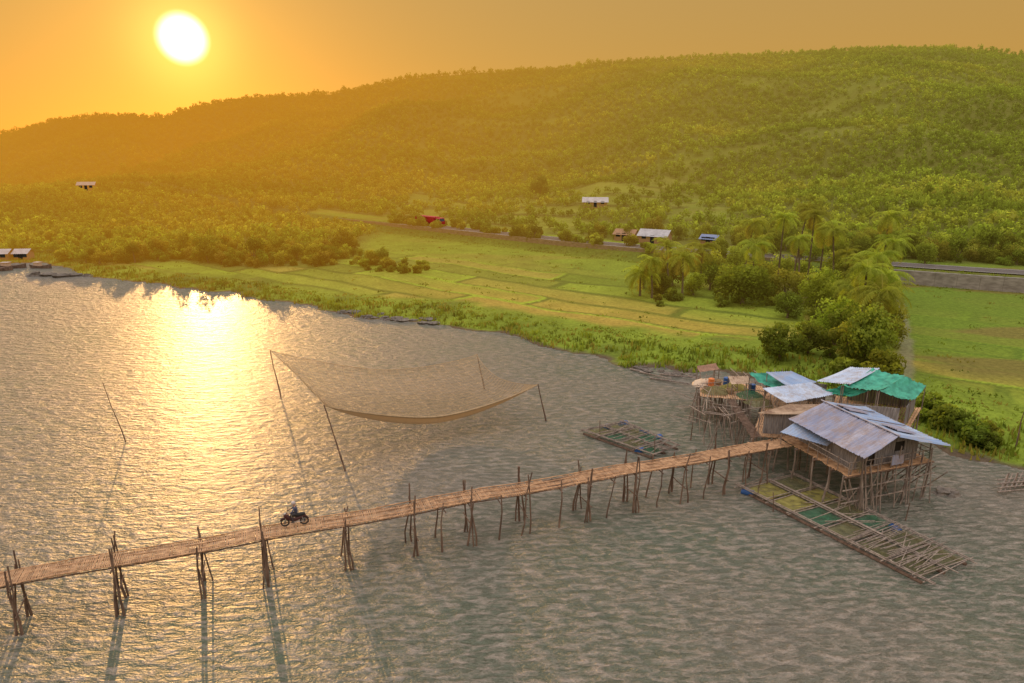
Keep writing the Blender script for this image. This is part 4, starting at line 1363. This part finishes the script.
for x in (-4.8, -3.6, 3.3):
    for s_ in (-1, 1):
        mb = MB(); q = to + tdv * x + tb * s_ * 1.0 + Vector((0, 0, .5)); mb.tube(q - tb * .14, q + tb * .14, .5, n=16); mb.tube(q + tb * s_ * .141, q + tb * s_ * .16, .25, n=12)
        mb.obj("wheel", M_black, to, trk)

# ------------------------------------------------------------ motorbike and rider
sb = s_of_u(295)
mo = Ab + bd * sb + bn * .1; mo.z = deckz(sb) + .06
fx = (-bd + bn * .12).normalized(); fy = Vector((-fx.y, fx.x, 0)); MS = .9
def MP(x, y, z): return mo + fx * (x * MS) + fy * (y * MS) + Vector((0, 0, z * MS))
bike = root("motorbike", mo, "dark motorbike ridden across the bamboo bridge", "motorbike")
def torus(c_, ax, R, r, n=22, k_=8):
    R *= MS; r *= MS
    mb = MB(); vs = []; a = fx; b_ = Vector((0, 0, 1))
    for i in range(n):
        t = 6.2832 * i / n; d = a * math.cos(t) + b_ * math.sin(t)
        for j in range(k_):
            q = 6.2832 * j / k_; vs.append(c_ + d * (R + r * math.cos(q)) + ax * (r * math.sin(q)))
    mb.add(vs, [(i * k_ + j, i * k_ + (j + 1) % k_, ((i + 1) % n) * k_ + (j + 1) % k_, ((i + 1) % n) * k_ + j) for i in range(n) for j in range(k_)])
    for i in range(8):
        t = 3.14159 * i / 8; d = a * math.cos(t) + b_ * math.sin(t); mb.tube(c_ - d * R, c_ + d * R, .006, n=4)
    mb.tube(c_ - ax * .07, c_ + ax * .07, .05, n=8)
    return mb
for x in (.62, -.62): torus(MP(x, 0, .3), fy, .25, .05).obj("wheel", M_black, mo, bike)
mb = MB()
mb.path([MP(.5, 0, .9), MP(.38, 0, .62), MP(.1, 0, .42), MP(-.3, 0, .55), MP(-.75, 0, .72)], [.07, .12, .13, .12, .05], 8)
mb.path([MP(.48, 0, .95), MP(.55, 0, .8), MP(.45, 0, .45)], [.09, .14, .06], 8)
mb.obj("body", M_dred, mo, bike, smooth=True)
mb = MB(); mb.tube(MP(.0, 0, .35), MP(.15, 0, .35), .13, n=8)
for s_ in (-1, 1):
    mb.tube(MP(.62, s_ * .08, .3), MP(.47, s_ * .07, .92), .025); mb.tube(MP(-.62, s_ * .1, .3), MP(-.5, s_ * .1, .65), .025); mb.tube(MP(-.62, s_ * .09, .3), MP(0, s_ * .09, .3), .02)
mb.tube(MP(.0, -.12, .25), MP(-.75, -.16, .38), .03, .05); mb.tube(MP(.1, -.22, .3), MP(.1, .22, .3), .018)
mb.obj("frame", M_metal, mo, bike)
mb = MB(); mb.path([MP(.12, 0, .76), MP(-.1, 0, .76), MP(-.45, 0, .8), MP(-.7, 0, .82)], [.07, .12, .12, .07], 8); mb.obj("seat", M_black, mo, bike, smooth=True)
mb = MB(); mb.path([MP(.36, -.34, 1.02), MP(.44, -.15, 1.0), MP(.46, 0, .98), MP(.44, .15, 1.0), MP(.36, .34, 1.02)], [.018] * 5, 6); mb.obj("handlebar", M_black, mo, bike)
mb = MB(); mb.tube(MP(.52, 0, .93), MP(.62, 0, .92), .08, .07, 10); mb.obj("headlight", M_metal, mo, bike)
for x in (.62, -.62):
    mb = MB()
    mb.path([MP(x + .33 * math.cos(t), 0, .3 + .33 * math.sin(t)) for t in (.5, 1.0, 1.57, 2.1, 2.7)], [.03, .05, .05, .05, .03], 6)
    mb.obj("mudguard", M_dred, mo, bike)
for s_ in (-1, 1):
    mb = MB(); mb.tube(MP(.42, s_ * .22, 1.0), MP(.40, s_ * .27, 1.2), .008); mb.tube(MP(.41, s_ * .27, 1.2), MP(.385, s_ * .27, 1.2), .05, n=8)
    mb.obj("mirror", M_black, mo, bike)

vsk = []; esk = []; rsk = []
def sv(p, r, par=None):
    vsk.append(p); rsk.append(r)
    if par is not None: esk.append((par, len(vsk) - 1))
    return len(vsk) - 1
pel = sv((-.2, 0, .93), .15)
ab = sv((-.17, 0, 1.1), .13, pel); ch = sv((-.1, 0, 1.3), .155, ab); nk = sv((-.06, 0, 1.47), .06, ch)
hd = sv((-.02, 0, 1.58), .085, nk); hd2 = sv((-.01, 0, 1.68), .095, hd); sv((.085, 0, 1.61), .02, hd)
for s_ in (-1, 1):
    sh = sv((-.08, s_ * .18, 1.39), .07, ch); el = sv((.1, s_ * .3, 1.14), .048, sh); wr = sv((.33, s_ * .31, 1.06), .03, el)
    pm = sv((.39, s_ * .31, 1.055), .035, wr)
    for k_ in range(4):
        y_ = s_ * (.275 + k_ * .024); a_ = sv((.425, y_, 1.06), .009, pm); b_ = sv((.44, y_, 1.035), .009, a_); sv((.415 + .004 * k_, y_, 1.01), .008, b_)
    a_ = sv((.38, s_ * .27, 1.03), .010, pm); sv((.40, s_ * .26, 1.005), .009, a_)
    hp = sv((-.14, s_ * .1, .9), .095, pel); kn = sv((.24, s_ * .19, .86), .068, hp); an = sv((.08, s_ * .2, .44), .04, kn); he = sv((.07, s_ * .2, .38), .04, an); sv((.24, s_ * .21, .355), .035, he)
me = bpy.data.meshes.new("person")
me.from_pydata([tuple(MP(*p) - mo) for p in vsk], esk, [])
tmp = bpy.data.objects.new("tmp_person", me); COL.objects.link(tmp)
sm = tmp.modifiers.new("s", 'SKIN')
for i, sv_ in enumerate(me.skin_vertices[0].data):
    sv_.radius = (rsk[i] * MS, rsk[i] * MS); sv_.use_root = (i == 0)
tmp.modifiers.new("ss", 'SUBSURF').levels = 2
dg_ = bpy.context.evaluated_depsgraph_get(); dg_.update()
pm_ = bpy.data.meshes.new_from_object(tmp.evaluated_get(dg_)); bpy.data.objects.remove(tmp)
pm_.materials.clear()
for q in (M_shirt, M_trouser, M_skin): pm_.materials.append(q)
for f in pm_.polygons:
    c_ = f.center / MS; xl = c_.dot(fx); z = c_.z
    if z > 1.45 or xl > .2 and z > .97: f.material_index = 2
    elif z < 1.0 or (z < 1.02 and xl < 0): f.material_index = 1
    else: f.material_index = 0
    f.use_smooth = True
pm_.name = "person"
per = link("person", pm_, mo)
meta(per, "rider in dark jacket and grey helmet on motorbike", "person")
mb = MB(); n = 14; vs = []
hc = MP(-.015, 0, 1.66)
for j in range(7):
    ph_ = math.pi * .58 * j / 6
    for i in range(n):
        t = 6.2832 * i / n; vs.append(hc + fx * (.135 * math.sin(ph_) * math.cos(t)) + fy * (.118 * math.sin(ph_) * math.sin(t)) + Vector((0, 0, .13 * math.cos(ph_))))
mb.add(vs, [(j * n + i, j * n + (i + 1) % n, (j + 1) * n + (i + 1) % n, (j + 1) * n + i) for j in range(6) for i in range(n)])
hl = mb.obj("helmet", M_helmet, mo, per, smooth=True)

# ------------------------------------------------------------ world
w = bpy.data.worlds.new("World"); scene.world = w; w.use_nodes = True
nt = w.node_tree; nt.nodes.clear()
out = nt.nodes.new('ShaderNodeOutputWorld')
sky = nt.nodes.new('ShaderNodeTexSky'); sky.sky_type = 'NISHITA'; sky.sun_disc = False
sky.sun_elevation = SUN_EL; sky.sun_rotation = SUN_AZ; sky.dust_density = .6; sky.air_density = 1.0
tc = nt.nodes.new('ShaderNodeTexCoord')
vn = N(nt, 'ShaderNodeVectorMath', operation='NORMALIZE'); nt.links.new(tc.outputs['Generated'], vn.inputs[0])
sx = nt.nodes.new('ShaderNodeSeparateXYZ'); nt.links.new(vn.outputs[0], sx.inputs[0])
vd = N(nt, 'ShaderNodeVectorMath', operation='DOT_PRODUCT'); nt.links.new(vn.outputs[0], vd.inputs[0]); vd.inputs[1].default_value = SUN
dot = math_n(nt, 'MAXIMUM', vd.outputs['Value'], 0)
base = ramp(nt, sx.outputs[2], [(0, (.49, .26, .045)), (.20, (.46, .275, .090)), (.38, (.98, .79, .63)), (.6, (1.58, 1.42, 1.38)), (1, (1.66, 1.58, 1.62))])
g1 = math_n(nt, 'MULTIPLY', math_n(nt, 'POWER', dot, 8), .03)
g2 = math_n(nt, 'MULTIPLY', math_n(nt, 'POWER', dot, 120), .12)
g3 = math_n(nt, 'MULTIPLY', math_n(nt, 'POWER', dot, 700), .42)


def addc(a, b_): return mixc(nt, 1.0, a, b_, 'ADD')
def scl(col, f):
    return mixc(nt, 1.0, col, f, 'MULTIPLY')
c = addc(base, scl((1, .55, .0), g1)); c = addc(c, scl((1, .70, .06), g2)); c = addc(c, scl((1, .85, .18), g3))
disc = math_n(nt, 'MULTIPLY', math_n(nt, 'SUBTRACT', vd.outputs['Value'], math.cos(math.radians(1.95))), 1 / (1 - math.cos(math.radians(1.95))), True)
disc = math_n(nt, 'POWER', disc, 2.0)
c = addc(c, scl((6, 5.2, 3.4), disc))
for n_ in nt.nodes:
    if n_.type == 'MIX': n_.clamp_result = False; n_.clamp_factor = True
bg1 = nt.nodes.new('ShaderNodeBackground'); nt.links.new(c, bg1.inputs[0]); bg1.inputs[1].default_value = 1
bg2 = nt.nodes.new('ShaderNodeBackground'); nt.links.new(mixc(nt, 1.0, sky.outputs[0], (.38, .19, .03), 'MULTIPLY'), bg2.inputs[0]); bg2.inputs[1].default_value = .05
ad = nt.nodes.new('ShaderNodeAddShader'); nt.links.new(bg1.outputs[0], ad.inputs[0]); nt.links.new(bg2.outputs[0], ad.inputs[1])
nt.links.new(ad.outputs[0], out.inputs[0])

sl = bpy.data.lights.new("sun", 'SUN'); sl.energy = 2.0; sl.angle = math.radians(.5); sl.color = (.82, .44, .15)
so = bpy.data.objects.new("sun", sl); COL.objects.link(so)
so.rotation_euler = SUN.to_track_quat('Z', 'Y').to_euler()
